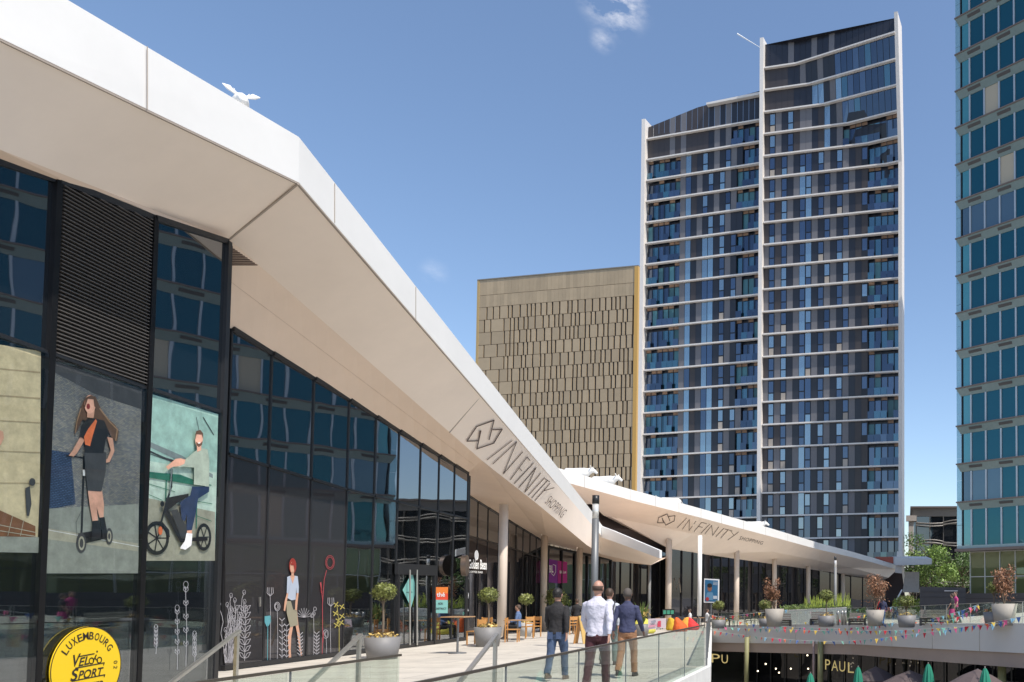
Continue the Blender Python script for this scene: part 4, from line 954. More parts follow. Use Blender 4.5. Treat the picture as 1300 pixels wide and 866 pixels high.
poster('window_poster', 'window poster of a bearded man sitting on a black electric bike', 230, 600, [
    (mint, [(188, 499), (277, 526), (273, 700), (182, 697)]), (mint2, [(188, 585), (275, 600), (274, 650), (186, 645)]), (sand, [(186, 632), (273, 650), (273, 712), (182, 712)]),
    (steel_p, a2((42, 135), (240, 220), (420, 330), (420, 352), (230, 255), (42, 165))), (drk, ln(a2((42, 190), (140, 235), (260, 270)), 2.2)), (drk, ln(a2((42, 205), (200, 262)), .9)), (drk, ln(a2((365, 0), (425, 100)), 1.0)), (drk, ln(a2((325, 0), (345, 95)), .5)),
    (green_p, ln(a2((35, 318), (410, 392)), 1.2)), (green_p, ln(a2((35, 380), (200, 430)), .8)), (green_p, ln(a2((35, 440), (130, 480)), .7)), (green_p, ln(a2((152, 340), (148, 480)), 1.5)), (green_p, ln(a2((328, 480), (324, 640)), 1.3)), (green_p, ln(a2((330, 485), (415, 500)), .8)), (green_p, ln(a2((330, 570), (412, 600)), .8)),
    (green_p, a2((35, 312), (130, 322), (230, 330), (340, 372), (380, 402), (200, 372), (35, 345))),
    # bicycle
    (blk_p, disc(*a2((95, 698))[0], 15.8, 21.5, 28)), (sand, disc(*a2((97, 698))[0], 11.8, 16.6, 24))] +
    [(blk_p, ln([a2((97, 698))[0], (a2((97, 698))[0][0] + 12 * math.cos(k), a2((97, 698))[0][1] + 17 * math.sin(k))], 1.6)) for k in [i * 2 * math.pi / 7 for i in range(7)]] + [
    (blk_p, disc(*a2((368, 692))[0], 9.5, 17.5, 24)), (sand, disc(*a2((368, 692))[0], 6.6, 13, 20))] +
    [(blk_p, ln([a2((368, 692))[0], (a2((368, 692))[0][0] + 7 * math.cos(k), a2((368, 692))[0][1] + 13.5 * math.sin(k))], 1.2)) for k in [i * 2 * math.pi / 6 for i in range(6)]] + [
    (blk_p, a2((68, 605), (125, 600), (168, 650), (172, 692), (162, 695), (150, 650), (115, 615), (70, 620))), (blk_p, ln(a2((182, 300), (180, 400), (150, 500), (112, 640)), 2.4)), (steel_p, ln(a2((183, 295), (172, 440)), 1.2)),
    (blk_p, a2((150, 465), (280, 440), (280, 458), (220, 490), (165, 535), (240, 700), (390, 688), (390, 712), (232, 722), (140, 545))), (drk, a2((175, 540), (215, 530), (255, 610), (290, 640), (290, 690), (240, 700))), (orange, disc(*a2((117, 655))[0], 2.7, 5.5)), (blk_p, disc(*a2((128, 500))[0], 2.6, 3.6)),
    # rider
    (denim_p, a2((230, 490), (290, 450), (300, 400), (400, 400), (398, 430), (335, 470), (320, 560), (298, 655), (268, 650), (270, 560), (258, 600), (240, 590))),
    (skin, a2((270, 655), (300, 652), (298, 672), (272, 672))), (whitep, a2((268, 668), (302, 672), (296, 740), (262, 765), (232, 758), (236, 745), (258, 715))),
    (sage, a2((325, 190), (345, 175), (390, 185), (400, 250), (398, 400), (310, 388), (312, 290), (250, 285), (215, 285), (212, 268), (258, 245))), (sage, a2((212, 262), (330, 225), (340, 262), (222, 290))),
    (skin, a2((150, 285), (205, 240), (235, 236), (262, 245), (256, 268), (225, 282), (190, 285), (160, 302))), (skin, a2((326, 150), (355, 150), (352, 190), (330, 200))), (skin2, disc(*a2((340, 125))[0], 4.9, 11)), (hair, a2((318, 100), (325, 78), (348, 72), (364, 92), (364, 125), (356, 100), (325, 98), (320, 130))),
    (hair, a2((322, 140), (335, 150), (350, 148), (361, 138), (358, 158), (340, 172), (326, 160))), (whitep, a2((333, 146), (348, 145), (345, 151), (336, 151)))])
# small white flower drawings on the third window
dl = thing('window_drawing', 'white line drawn flowers low on the glass beneath the bike poster', 'window decal', hit(225, 790, cA, mA, .03), 0, 'flower line drawings on glass')
wl_ = mat('decal_white', (.40, .40, .42), .7); mb = MB()
for (x, y0, y1, s_) in ((236, 846, 745, 1), (225, 850, 775, .9), (198, 830, 800, .8), (247, 843, 808, .8)):
    fn = lambda a, b: hit(a, b, cA, mA, .062)
    stroke(mb, [(x, y0), (x + 1, (y0 + y1) / 2), (x - .5, y1)], .6, fn)
    for k in range(5):
        yy = lerp(y0, y1, .25 + .17 * k)
        stroke(mb, [(x, yy), (x - 3 * s_, yy - 3), (x - 2.5 * s_, yy - 7), (x, yy - 3)], .5, fn); stroke(mb, [(x, yy), (x + 3 * s_, yy - 3), (x + 2.5 * s_, yy - 7), (x, yy - 3)], .5, fn)
    stroke(mb, disc(x, y1 - 3, 3 * s_, 4), .5, fn, 0, True)
mb.build('line_drawing', [wl_], dl, inv(dl))

# round yellow sign
ys = thing('round_sign', 'round yellow bicycle shop sign with black lettering on the glass at the bottom left', 'sign', hit(111, 848, cA, mA, .085)); yi = inv(ys)
yc = hit(111, 848, cA, mA, .085); ax = tA
def yp(u, v, l=0): return yc + ax * u + Vector((0, 0, 1)) * v + nA * l
m = MB(); rad = .655; ring = [yp(rad * math.cos(k * math.pi / 24), rad * math.sin(k * math.pi / 24)) for k in range(48)]; m.slab(ring, nA, .015)
m.build('disc', [mat('sign_yellow', (.86, .57, .012), .45)], ys, yi)
m = MB(); 
for k in range(48):
    a, b = k * math.pi / 24, (k + 1) * math.pi / 24
    m.poly([yp(rad * math.cos(a), rad * math.sin(a), .002), yp(rad * math.cos(b), rad * math.sin(b), .002), yp((rad - .016) * math.cos(b), (rad - .016) * math.sin(b), .002), yp((rad - .016) * math.cos(a), (rad - .016) * math.sin(a), .002)])
m.build('rim', [mat('sign_black', (.02, .015, .012), .5)], ys, yi)
m = MB(); w_ = 'LUXEMBOURG'; a0_, a1_ = R(151), R(30)
for i, ch in enumerate(w_):
    t_ = lerp(a0_, a1_, (i + .5) / len(w_)); wd = .085 * (1.25 if ch == 'M' else 1)
    def fn(u, v, t_=t_, wd=wd):
        x, y = (u - .5) * wd, .445 + v * .12; return yp(x * math.sin(t_) + y * math.cos(t_), -x * math.cos(t_) + y * math.sin(t_), .004)
    put_text(m, ch, fn, 0, bold=.012)
for i, ch in enumerate('02'):
    t_ = R(5 - 9 * i - 0)
    def fn(u, v, t_=t_): 
        x, y = (u - .5) * .05, .50 + v * .075; return yp(x * math.sin(t_) + y * math.cos(t_), -x * math.cos(t_) + y * math.sin(t_), .004)
    put_text(m, ch, fn, 0, bold=.008)
for (s_, x0, x1, y0, y1) in (('V', -.31, -.17, .03, .22), ('EL', -.17, .02, .035, .17), ('PORT', -.17, .27, -.17, -.03), ('ENTER', -.15, .30, -.375, -.245), ('S', -.31, -.19, -.19, .0), ('C', -.30, -.18, -.40, -.22)):
    put_text(m, s_, lambda u, v, x0=x0, x1=x1, y0=y0, y1=y1: yp(lerp(x0, x1, u) + .035 * v, lerp(y0, y1, v) + .02 * u, .004), 0, bold=.02)
fs = lambda a, b: yp(a, b, .004)
stroke(m, [(-.17, .19), (.11, .215)], .018, fs); stroke(m, [(-.22, .015), (.31, .055), (.30, .02)], .018, fs); stroke(m, [(-.27, -.18), (.33, -.14), (.32, -.17)], .018, fs)
for cx_ in (.065, .215): stroke(m, [(cx_ + .042 * math.cos(k * math.pi / 8), .105 + .045 * math.sin(k * math.pi / 8)) for k in range(16)], .018, fs, 0, True)
stroke(m, [(.10, .10), (.15, .19), (.13, .14), (.18, .10)], .02, fs); m.poly([fs(.165 + .017 * math.cos(k * math.pi / 5), .245 + .017 * math.sin(k * math.pi / 5)) for k in range(10)])
m.build('lettering', [MATS['sign_black']], ys, yi)

# ---------------------------------------------------------------- line murals on the dark panels of facade B
b7 = Zq(280, 690, 5.412)
fB = lambda o: (lambda a, b: hit(a, b, cB, mB_, o))
def mural(name, label, x, y, fn_build, mats, cat='wall drawing', group=None):
    o = thing(name, label, cat, hit(x, y, cB, mB_, .03), 0, group); mb = MB(); fn_build(mb); mb.build('drawing', mats, o, inv(o)); return o
wmu = mat('mural_white', (.42, .40, .42), .7)
def fern(mb):
    fn = fB(.06); base = b7((165, 805))[0]; top = b7((172, 425))[0]; stroke(mb, [base, top], .6, fn)
    for k in range(8):
        x, y = b7((166, 790 - 46 * k))[0]
        for s_ in (-1, 1): stroke(mb, [(x, y), (x + s_ * 4.5, y - 2), (x + s_ * 7.5, y - 8), (x + s_ * 3, y - 6.5), (x, y)], .6, fn)
    stroke(mb, disc(*b7((173, 455))[0], 2.2, 6), .6, fn, 0, True)
mural('wall_drawing', 'white fern line drawing with paired leaves on the dark door panel', 310, 800, fern, [wmu], group='plant drawings on the dark panels')
def coral(mb):
    fn = fB(.06); r_ = random.Random(4)
    for k in range(22):
        x0, y0 = b7((30 + r_.random() * 50, 820))[0]; pts = [(x0, y0)]; tx = r_.uniform(-1.5, 1.5) + .9
        for j in range(12): pts.append((pts[-1][0] + tx * .5 + r_.uniform(-2.2, 2.2), pts[-1][1] - (6 + r_.random() * 3)))
        stroke(mb, pts[: 7 + k % 6], .6, fn)
        e = pts[min(len(pts) - 1, 6 + k % 6)]; stroke(mb, disc(*e, 1.8, 3), .5, fn, 0, True)
mural('wall_drawing', 'tangled white coral line drawing at the left end of the dark panels', 295, 800, coral, [wmu], group='plant drawings on the dark panels')
def flowers(mb):
    fn = fB(.03); r_ = random.Random(6)
    for (x, y0, y1, ty) in ((343, 838, 757, 'tulip'), (352, 838, 775, 'bud'), (358, 838, 788, 'fern'), (364, 838, 795, 'fern'), (398, 835, 772, 'dots'), (420, 832, 770, 'tulip'), (402, 835, 805, 'fern'), (414, 832, 810, 'bud'), (381, 836, 806, 'fern'), (386, 778, 776, 'fan')):
        if ty != 'fan': stroke(mb, [(x, y0), (x + r_.uniform(-1, 1), (y0 + y1) / 2), (x, y1)], .5, fn)
        if ty == 'tulip':
            for s_ in (-1, -.4, .4, 1): stroke(mb, [(x, y1), (x + 4 * s_, y1 - 4), (x + 3.5 * s_, y1 - 11)], .6, fn)
        if ty == 'bud':
            for k in range(3): stroke(mb, disc(x + r_.uniform(-1, 1), y1 - 5, 3.6 - k, 5.5 - k * 1.3), .6, fn, 0, True)
        if ty == 'fern':
            for k in range(7):
                yy = lerp(y0 - 4, y1, k / 6)
                for s_ in (-1, 1): stroke(mb, [(x, yy), (x + 3.2 * s_, yy - 3)], .8, fn)
        if ty == 'dots':
            for k in range(4): stroke(mb, disc(x + r_.uniform(-4, 4), y1 + r_.uniform(-8, 14), 1.8, 2.4), .8, fn, 0, True)
        if ty == 'fan':
            for k in range(9): a = math.pi * k / 8; stroke(mb, [(x, y0 + 6), (x + 9 * math.cos(a), y0 + 4 - 10 * math.sin(a))], .5, fn)
mural('wall_drawing', 'cluster of white flower line drawings around the drawn woman on the dark panels', 380, 800, flowers, [wmu], group='plant drawings on the dark panels')
def woman(mb):
    f = lambda pts, i, k: mb.poly([hit(a, b, cB, mB_, .028 + .003 * k) for a, b in pts], i)
    f(b7((470, 400), (480, 560), (462, 640), (468, 740), (468, 785), (486, 782), (482, 730), (486, 640), (500, 560), (515, 560), (530, 640), (540, 720), (552, 772), (560, 768), (550, 700), (545, 620), (535, 560), (520, 400)), 0, 0)
    f(b7((452, 395), (520, 395), (532, 560), (478, 575), (455, 480)), 1, 2); f(b7((482, 390), (520, 385), (512, 452), (500, 455)), 4, 3)
    f(b7((458, 230), (490, 218), (530, 225), (538, 300), (536, 345), (522, 340), (520, 300), (516, 385), (488, 392), (460, 375), (472, 300), (468, 345), (455, 340)), 2, 3)
    f(b7((478, 222), (512, 222), (496, 278)), 0, 4); f(b7((456, 340), (466, 345), (444, 465), (434, 460), (440, 400)), 0, 4); f(b7((524, 340), (536, 342), (524, 460), (512, 455), (514, 400)), 0, 5)
    f([(a, b) for a, b in disc(*b7((496, 155))[0], 4.6, 10)], 3, 2); f([(a, b) for a, b in disc(*b7((494, 165))[0], 3.0, 7.5)], 0, 4); f(b7((488, 195), (504, 195), (504, 225), (486, 225)), 0, 4); f(b7((482, 140), (505, 110), (514, 150), (510, 200), (502, 150), (486, 150)), 3, 6)
mural('wall_drawing', 'painted red haired woman in pale blouse and khaki skirt on the dark panel', 371, 775, woman, [mat('mural_skin', (.60, .33, .22), .7), mat('mural_khaki', (.30, .27, .19), .7), mat('mural_blouse', (.42, .47, .56), .7), mat('mural_red_hair', (.28, .03, .02), .7), mat('mural_bag', (.03, .03, .03), .7)], group=None)
def redfl(mb):
    fn = fB(.03); stroke(mb, b7((698, 770), (702, 640), (700, 420), (712, 250), (728, 185)), .7, fn)
    for r_ in (5.5, 4.2): stroke(mb, disc(*b7((752, 130))[0], r_, r_ * 1.6), .6, fn, 0, True)
    for pts in (((690, 340), (685, 280), (700, 330)), ((700, 640), (712, 600), (704, 690)), ((700, 360), (692, 320), (700, 400))): mb.poly([fn(*q) for q in b7(*pts)])
    mb.poly([fn(*q) for q in b7((683, 270), (692, 265), (700, 350), (690, 330))])
mural('wall_drawing', 'tall red stemmed flower drawing with a looped bloom on the right dark panel', 410, 770, redfl, [mat('mural_red', (.42, .06, .07), .7)], group='plant drawings on the dark panels')
def cyanfl(mb):
    fn = fB(.03); stroke(mb, b7((322, 815), (325, 560)), .7, fn)
    mb.poly([fn(*q) for q in b7((303, 500), (345, 495), (347, 535), (330, 568), (316, 570), (303, 540))])
mural('wall_drawing', 'single turquoise tulip drawing on the dark panels', 339, 790, cyanfl, [mat('mural_cyan', (.10, .32, .36), .7)], group='plant drawings on the dark panels')
def yelfl(mb):
    fn = fB(.03); stroke(mb, b7((815, 770), (815, 560), (800, 430)), .6, fn)
    for q in ((795, 420), (835, 435), (790, 480), (810, 530), (835, 500), (798, 560), (830, 545)):
        x, y = b7(q)[0]; stroke(mb, [(x - 3, y - 2), (x + 3, y + 2)], 1, fn); stroke(mb, [(x - 2, y + 3), (x + 2, y - 3)], 1, fn)
mural('wall_drawing', 'yellow sprig drawing at the right end of the dark panels', 430, 780, yelfl, [mat('mural_yellow', (.5, .42, .10), .7)], group='plant drawings on the dark panels')
# cafe stickers
b8 = Zq(430, 700, 5.77)
def sticker(name, label, polys, mats, x, y, texts=()):
    o = thing(name, label, 'window sticker', hit(x, y, cB, mB_, .05)); mb = MB()
    for i, pts in polys: mb.poly([hit(a, b, cB, mB_, .06) for a, b in pts], i)
    for s_, q, i in texts: put_text(mb, s_, bil(q, lambda a, b: hit(a, b, cB, mB_, .066)), i, bold=.02)
    mb.build('print', mats, o, inv(o))
cy = mat('sticker_cyan', (.22, .50, .46), .5); red_s = mat('sticker_red', (.72, .07, .03), .5); wh_s = mat('sticker_white', (.75, .75, .74), .5); dk_s = mat('sticker_dark', (.04, .06, .06), .5); or_s = mat('sticker_orange', (.78, .20, .03), .5)
sticker('window_sticker', 'pale turquoise diamond sticker on the glass of the cafe door', [(0, b8((540, 150), (568, 280), (530, 412), (468, 282)))], [cy, dk_s], 523, 750, [('open', b8((495, 308), (540, 306), (540, 295), (495, 297)), 1)])
sticker('window_sticker', 'red and turquoise square notice on the glass right of the cafe door', [(1, b8((702, 262), (802, 262), (800, 308), (702, 310))), (0, b8((702, 310), (800, 308), (800, 356), (702, 355))), (2, b8((702, 355), (800, 357), (798, 453), (700, 452)))], [red_s, or_s, cy, wh_s, dk_s], 560, 762,
        [('thé', b8((718, 333), (778, 333), (778, 300), (718, 300)), 3), ('NON', b8((728, 392), (762, 392), (762, 374), (728, 374)), 4), ('DISTRICT', b8((708, 428), (790, 428), (790, 412), (708, 412)), 4)])
# round projecting sign and coffee bar name
rs = thing('blade_sign', 'round polished blade sign sticking out at the corner of the dark glass cafe front', 'sign', P(588, 717, 28.2)); m = MB()
m.tube([P(587, 718, 28.2), P(587, 718, 28.2) + Vector((.15, .05, 0))], .38, 28); m.build('disc', [mat('polished_disc', (.22, .17, .14), .3, metal=.8)], rs, inv(rs))
m = MB(); m.bar(P(588, 709, 28.3), P(588, 703, 28.9), .06); m.build('bracket', [frame_m], rs, inv(rs))
gs = thing('coffee_bar_sign', 'white coffee bar name with bean emblem over the dark entrance behind the blade sign', 'sign', P(604, 718, 31.5)); gi = inv(gs)
SX, SZ = Vector((1, .1, 0)).normalized(), 31.3
def gfn(x, y): return P(x, y, SZ + (x - 604) * .004)
m = MB(); m.box(*(lambda a, b: (a.x, b.x, a.y - .0, a.y + .06, b.z, a.z))(P(592, 708, 31.4), P(617, 728, 31.4)), 0); m.build('sign_board', [mat('sign_board_dark', (.05, .035, .03), .5)], gs, gi)
lg = mat('sign_letters_white', (.85, .83, .80), .5, emit=((1, .96, .9), .35)); m = MB()
put_text(m, 'Golden Bean', bil([(595, 722), (618, 723.5), (618, 710.5), (595, 710)], gfn), 0, bold=.02); put_text(m, 'COFFEE BAR', bil([(595, 727), (613, 728), (613, 725.3), (595, 724.6)], gfn), 0)
m.poly([gfn(*p) for p in disc(605, 705, 2.6, 6.5)]); m.build('lettering', [lg], gs, gi)
# wavy banner flag beside it
wf = thing('wavy_banner', 'narrow white wavy edged banner hanging beside the cafe corner under the blade sign', 'banner', P(593, 760, 29.6)); m = MB(); w_b = []
for k in range(16):
    y = 728 + k * 3.2; w_b.append((592.2 + 1.0 * math.sin(k * .9), y))
m.slab([P(a - 1.0, b, 29.6) for a, b in w_b] + [P(a + 1.1, b, 29.6) for a, b in w_b[::-1]], (0, -1, 0), .04); m.build('cloth', [wh_s], wf, inv(wf))
# purple bank banner
pb = thing('purple_banner', 'purple and magenta bank banner with shield emblem high on the far dark glass', 'banner', P(708, 724, 48.9)); pbi = inv(pb)
def dfn(o):
    return lambda x, y: hitp(x, y, D0 + nD * o, nD)
m = MB(); f_ = dfn(.08); m.slab([f_(696.5, 709.5), f_(708, 712), f_(708, 740.5), f_(696.3, 739.5)], nD, .04, 0); m.slab([f_(708.3, 712), f_(720, 713.5), f_(720, 740), f_(708.3, 740.5)], nD, .04, 1)
m.build('cloth', [mat('purple_cloth', (.22, .03, .30), .6), mat('magenta_cloth', (.42, .02, .22), .6)], pb, pbi)
m = MB(); f2_ = dfn(.10); put_text(m, 'BIL', bil([(697.5, 727), (702.5, 727), (702.5, 718), (697.5, 717.5)], f2_), 0, bold=.03); put_text(m, 'BIL Lux', bil([(710.5, 728), (719, 728), (719, 724.5), (710.5, 724.5)], f2_), 0, bold=.02)
stroke(m, [(702, 716.5), (705.5, 718), (705.5, 726), (703, 731), (700, 728)], .6, f2_); m.build('lettering', [mat('banner_white', (.85, .8, .85), .6)], pb, pbi)
# portrait poster in front of the pavilion
pp = thing('standing_poster', 'white framed blue portrait poster on a post in front of the pavilion glass', 'poster', P(903, 785, 59)); ppi = inv(pp)
q_ = lambda x, y, d_=0: P(x, y, 59 - d_); m = MB(); m.slab([q_(894, 734.5), q_(913, 735.5), q_(912.5, 765.5), q_(893.5, 765)], (0, -1, 0), .1, 0); m.build('frame', [white], pp, ppi)
m = MB(); m.poly([q_(895, 736, .02), q_(911.5, 737, .02), q_(911.2, 764, .02), q_(894.8, 763.5, .02)], 0); m.poly([q_(*p, .03) for p in disc(901, 746.5, 2.9, 4.6)], 1); m.poly([q_(896.5, 756, .03), (q_(898, 752, .03)), q_(904.5, 752, .03), q_(906, 757, .03), q_(905, 762, .03), q_(896.5, 762, .03)], 2)
m.poly([q_(*p, .035) for p in disc(901, 743.4, 3.1, 2.8)], 3); m.poly([q_(*p, .04) for p in disc(898, 760.5, 2.2, 2.4)], 4); m.poly([q_(905.5, 756.5, .04), q_(910.5, 756.5, .04), q_(910.5, 760.5, .04), q_(905.5, 760.5, .04)], 5)
for k in range(3): stroke(m, [(905.5, 739 + 1.6 * k), (910.5, 739.3 + 1.6 * k)], .6, lambda x, y: q_(x, y, .045), 5)
m.build('print', [mat('poster_blue', (.02, .12, .24), .5), mat('poster_face', (.22, .09, .05), .6), mat('poster_shirt', (.10, .22, .34), .6), mat('poster_hair', (.01, .01, .012), .6), mat('poster_red', (.35, .03, .03), .6), mat('poster_grey', (.45, .48, .52), .6)], pp, ppi)
m = MB(); m.bar(P(903, 765, 59.1), P(903, 787, 59.1), .08); m.build('post', [gpost], pp, ppi)
# letters M on the pavilion glass
mm_ = thing('window_lettering', 'dark letter M on the pavilion glass between the two left columns', 'sign', P(859, 745, 66)); m = MB()
for s_ in ([(854, 752), (856, 734), (859, 748), (862.5, 734), (864, 752)],): stroke(m, s_, .9, lambda x, y: P(x, y, 66.3))
m.build('letter', [mat('letter_tan', (.20, .17, .13), .6)], mm_, inv(mm_))

# ---------------------------------------------------------------- balustrades
balu_m = steel; dkr = mat('bronze_rail', (.12, .10, .08), .4, metal=.5)
def balustrade(name, label, pts, h, npost=None, rail=steel, group='glass balustrades', posts=True, joints=1.5, post_m=None, rw=.035, pw=.03):
    """pts: ground polyline; glass panels between posts, a slim rail on top"""
    o = thing(name, label, 'balustrade', pts[0], 0, group); oi = inv(o); pr = MB()
    for a, b in zip(pts, pts[1:]):
        a, b = Vector(a), Vector(b); L = (b - a).length; n = max(1, round(L / joints)); nn = Vector((b.y - a.y, -(b.x - a.x), 0)).normalized()
        for k in range(n):
            p, q = a.lerp(b, (k + .008) / n), a.lerp(b, (k + .992) / n)
            m = MB(); m.slab([p + Vector((0, 0, .03)), q + Vector((0, 0, .03)), q + Vector((0, 0, h - .02)), p + Vector((0, 0, h - .02))], nn, .016); m.build('glass_panel', [balg], o, oi)
            if posts:
                m = MB(); c_ = a.lerp(b, k / n); m.bar(c_, c_ + Vector((0, 0, h)), pw, pw, up=(0, 1, 0)); m.build('post', [post_m or gpost], o, oi)
        pr.bar(a + Vector((0, 0, h)), b + Vector((0, 0, h)), rw, rw * .7)
    pr.build('top_rail', [rail], o, oi); return o
balustrade('balustrade', 'long frameless glass balustrade running along the deck edge in front of the four men', [(-3.4, 3.4, 0), (-3.98, 13.6, 0), (-4.18, 17.8, 0)], .97, joints=2.2, rail=dkr, pw=.014)
balustrade('balustrade', 'glass balustrade along the far side of the courtyard void behind the front glass corner', [(-4.22, 18.2, 0), (-14.0, 61.5, deckz(-14, 61.5))], 1.0, joints=3, rail=dkr)
balustrade('balustrade', 'short glass balustrade at the bottom of the photo in front of the round grey planter', [(-5.15, 5.2, 0), (-5.42, 8.75, 0)], .97, joints=1.75, rail=dkr, pw=.012)
fr = [(x, fas_y(x) + .18, ftop(x) - .02) for x in (-13.9, -11, -7.9, -5, -2.55, -.3, 1.9, 4, 6.0, 9, 12, 17, 22)]
balustrade('balustrade', 'steel railed glass balustrade on top of the grey wall above the bunting', fr, 1.02, joints=2.6, post_m=steel)

# stainless handrails of the stairs
def handrail(px, py, low, label):
    a = P(px, py, 14.25); u = (px - CX) / F
    o = thing('handrail', label, 'handrail', (a.x, a.y, 0), 0, 'stainless stair handrails'); oi = inv(o)
    m = MB(); m.bar((a.x, a.y, -.0), (a.x, a.y, a.z), .055, .055, up=(0, 1, 0)); m.build('post', [steel], o, oi)
    b = Vector((a.x, a.y - 3.4, a.z - 3.4 * .60)); m = MB(); m.bar(a + Vector((0, .05, .03)), b, .07, .045); m.build('rail', [steel], o, oi)
    m = MB(); c_ = Vector((a.x, a.y - 3.2, 0)); m.bar((c_.x, c_.y, -1.78), (c_.x, c_.y, a.z - 3.2 * .6), .055, .055, up=(0, 1, 0)); m.build('post', [steel], o, oi)
handrail(301, 803, 0, 'leftmost of the three stainless stair handrails, in front of the fern drawing')
handrail(456, 808, 0, 'middle stainless stair handrail, just left of the round grey planter')
handrail(629, 808, 0, 'rightmost of the three stainless stair handrails, below the cafe tables')
# tall pull handle post at the corner of the dark panels
# ---------------------------------------------------------------- lamps
def lamp(px, Z, ytop, r, label, light=False):
    p = P(px, 757, Z); zb = deckz(p.x, p.y); zt_ = P(px, ytop, Z).z; o = thing('lamp_post', label, 'lamp post', (p.x, p.y, zb), 0, 'slim cylindrical lamp posts'); h = zt_ - zb
    m = MB(); m.lathe([(r, 0), (r, h * .845)], n=24); m.build('pole', [gpost if not light else mat('pale_pole', (.22, .22, .215), .5)], o)
    m = MB(); m.lathe([(r * .93, h * .845), (r * .93, h * .945)], n=24); m.build('light_section', [glassmat('lamp_glass', (.6, .58, .54), .2, .9, (1, 1, 1), wave=0)], o)
    m = MB(); m.lathe([(r * 1.0, h * .945), (r, h), (.001, h)], n=24); m.build('cap', [frame_m], o)
    m = MB(); m.lathe([(r * 1.6, 0), (r * 1.6, .05), (r, .06)], n=24); m.build('base_plate', [gpost], o)
lamp(754.5, 24.5, 629, .105, 'tall dark grey lamp post rising behind the bald man in the white shirt')
lamp(824.2, 55, 699.5, .11, 'thin pale lamp post in front of the dark glass left of the pavilion columns', True)
lamp(1060.5, 58, 706.5, .10, 'thin pale lamp post beside the red leaved tree under the pavilion roof tip', True)

# ---------------------------------------------------------------- plants
bark = mat('bark', (.16, .12, .085), .9, var=.2, vscale=8); soil = mat('soil', (.05, .035, .025), .95)
pot_g = mat('planter_grey', (.20, .195, .195), .55, var=.04); pot_l = mat('planter_light', (.36, .325, .28), .65, var=.06)
lf_top = mat('leaf_topiary', (.175, .195, .05), .5, island=.55); lf_dk = mat('leaf_dark', (.05, .09, .02), .55, island=.5); lf_red = mat('leaf_red', (.26, .125, .065), .55, island=.5); lf_mid = mat('leaf_mid', (.11, .16, .035), .5, island=.5); lf_yel = mat('leaf_lime', (.30, .36, .05), .5, island=.4)
flow = mat('flower_mix', (.55, .38, .12), .6, island=.6); flow_p = mat('flower_pink', (.50, .10, .14), .6, island=.4)
def pot(o, r0, r1, h, mt, z=0):
    m = MB(); m.lathe([(r0, 0), (r1, h), (r1 * .93, h), (r1 * .9, h - .06), (.001, h - .06)], n=36); p = m.build('pot', [mt], o)
    m = MB(); m.lathe([(r1 * .9, h - .08), (r1 * .88, h - .05), (.001, h - .045)], n=24); m.build('soil', [soil], o)
def topiary(px, Z, ybase, label, S=1.0, crown=.42, potm=None, stem=1.2, ph=.55):
    p = P(px, ybase, Z); zb = deckz(p.x, p.y); o = thing('potted_tree', label, 'potted tree', (p.x, p.y, zb), random.random() * 6, 'ball shaped trees in round planters')
    pot(o, .36 * S, .45 * S, ph * S, potm or pot_g)
    m = MB(); m.tube([(0, 0, ph * S - .1), (.02, 0, (ph + stem * .4) * S), (-.01, .02, (ph + stem) * S)], [.035 * S, .028 * S, .022 * S], 8)
    for k in range(7): a = k * .9; m.tube([(0, 0, (ph + stem - .45) * S + .03 * k), (.2 * S * math.cos(a), .2 * S * math.sin(a), (ph + stem - .1 + .04 * k) * S)], [.014 * S, .006 * S], 5)
    m.build('trunk', [bark], o)
    m = MB(); zc = (ph + stem) * S; n = int(1900 if Z < 30 else 600)
    for (dx, dy, dz, rr) in ((0, 0, 0, 1), (.32, .1, .1, .62), (-.3, -.15, .05, .62), (.05, -.3, .22, .6), (0, .3, -.05, .6), (-.15, .1, .35, .5), (.2, -.2, -.2, .5)):
        m.leaves((dx * crown, dy * crown, zc + dz * crown), (crown * rr, crown * rr, crown * rr * .8), n // 3, .034 if Z < 30 else .06)
    m.build('crown', [lf_top], o)
    m = MB(); m.leaves((0, 0, ph * S + .02), (.4 * S, .4 * S, .13 * S), 120, .05); m.build('underplanting', [flow], o)
    return o
topiary(484.5, 20.4, 866, 'ball shaped tree in a round grey planter in front of the cafe door', .92, .31, stem=1.26, ph=.62)
topiary(619, 25.5, 832, 'ball shaped tree in a round grey planter beside the cafe tables under the roof sign', .92, .32, stem=1.12, ph=.68)
topiary(667, 34, 819, 'small ball shaped tree in a pale planter left of the man in the black shirt', .62, .33, potm=mat('planter_pale', (.42, .42, .42), .6), stem=1.6, ph=.95)
topiary(912, 50, 790, 'small ball shaped tree just right of the portrait poster post', 1.0, .42, stem=.9)
topiary(971, 54, 790, 'small ball shaped tree beside the tall red leaved planter left of the hedge', 1.0, .5, stem=.9)
topiary(1049, 47.5, 790, 'bushy ball shaped tree in a round grey planter at the end of the hedge', 1.2, .5, stem=1.0)
topiary(1151, 41.5, 792, 'ball shaped tree in a round grey planter alone behind the steel railing', 1.15, .46, stem=.62)
topiary(1262, 37, 797, 'small ball shaped tree in a grey planter in front of the tallest red leaved tree', 1.15, .35, stem=1.0)
topiary(705, 44, 795, 'leafy bush seen behind the man in the black shirt under the purple banner', 1.0, .75, stem=1.3)
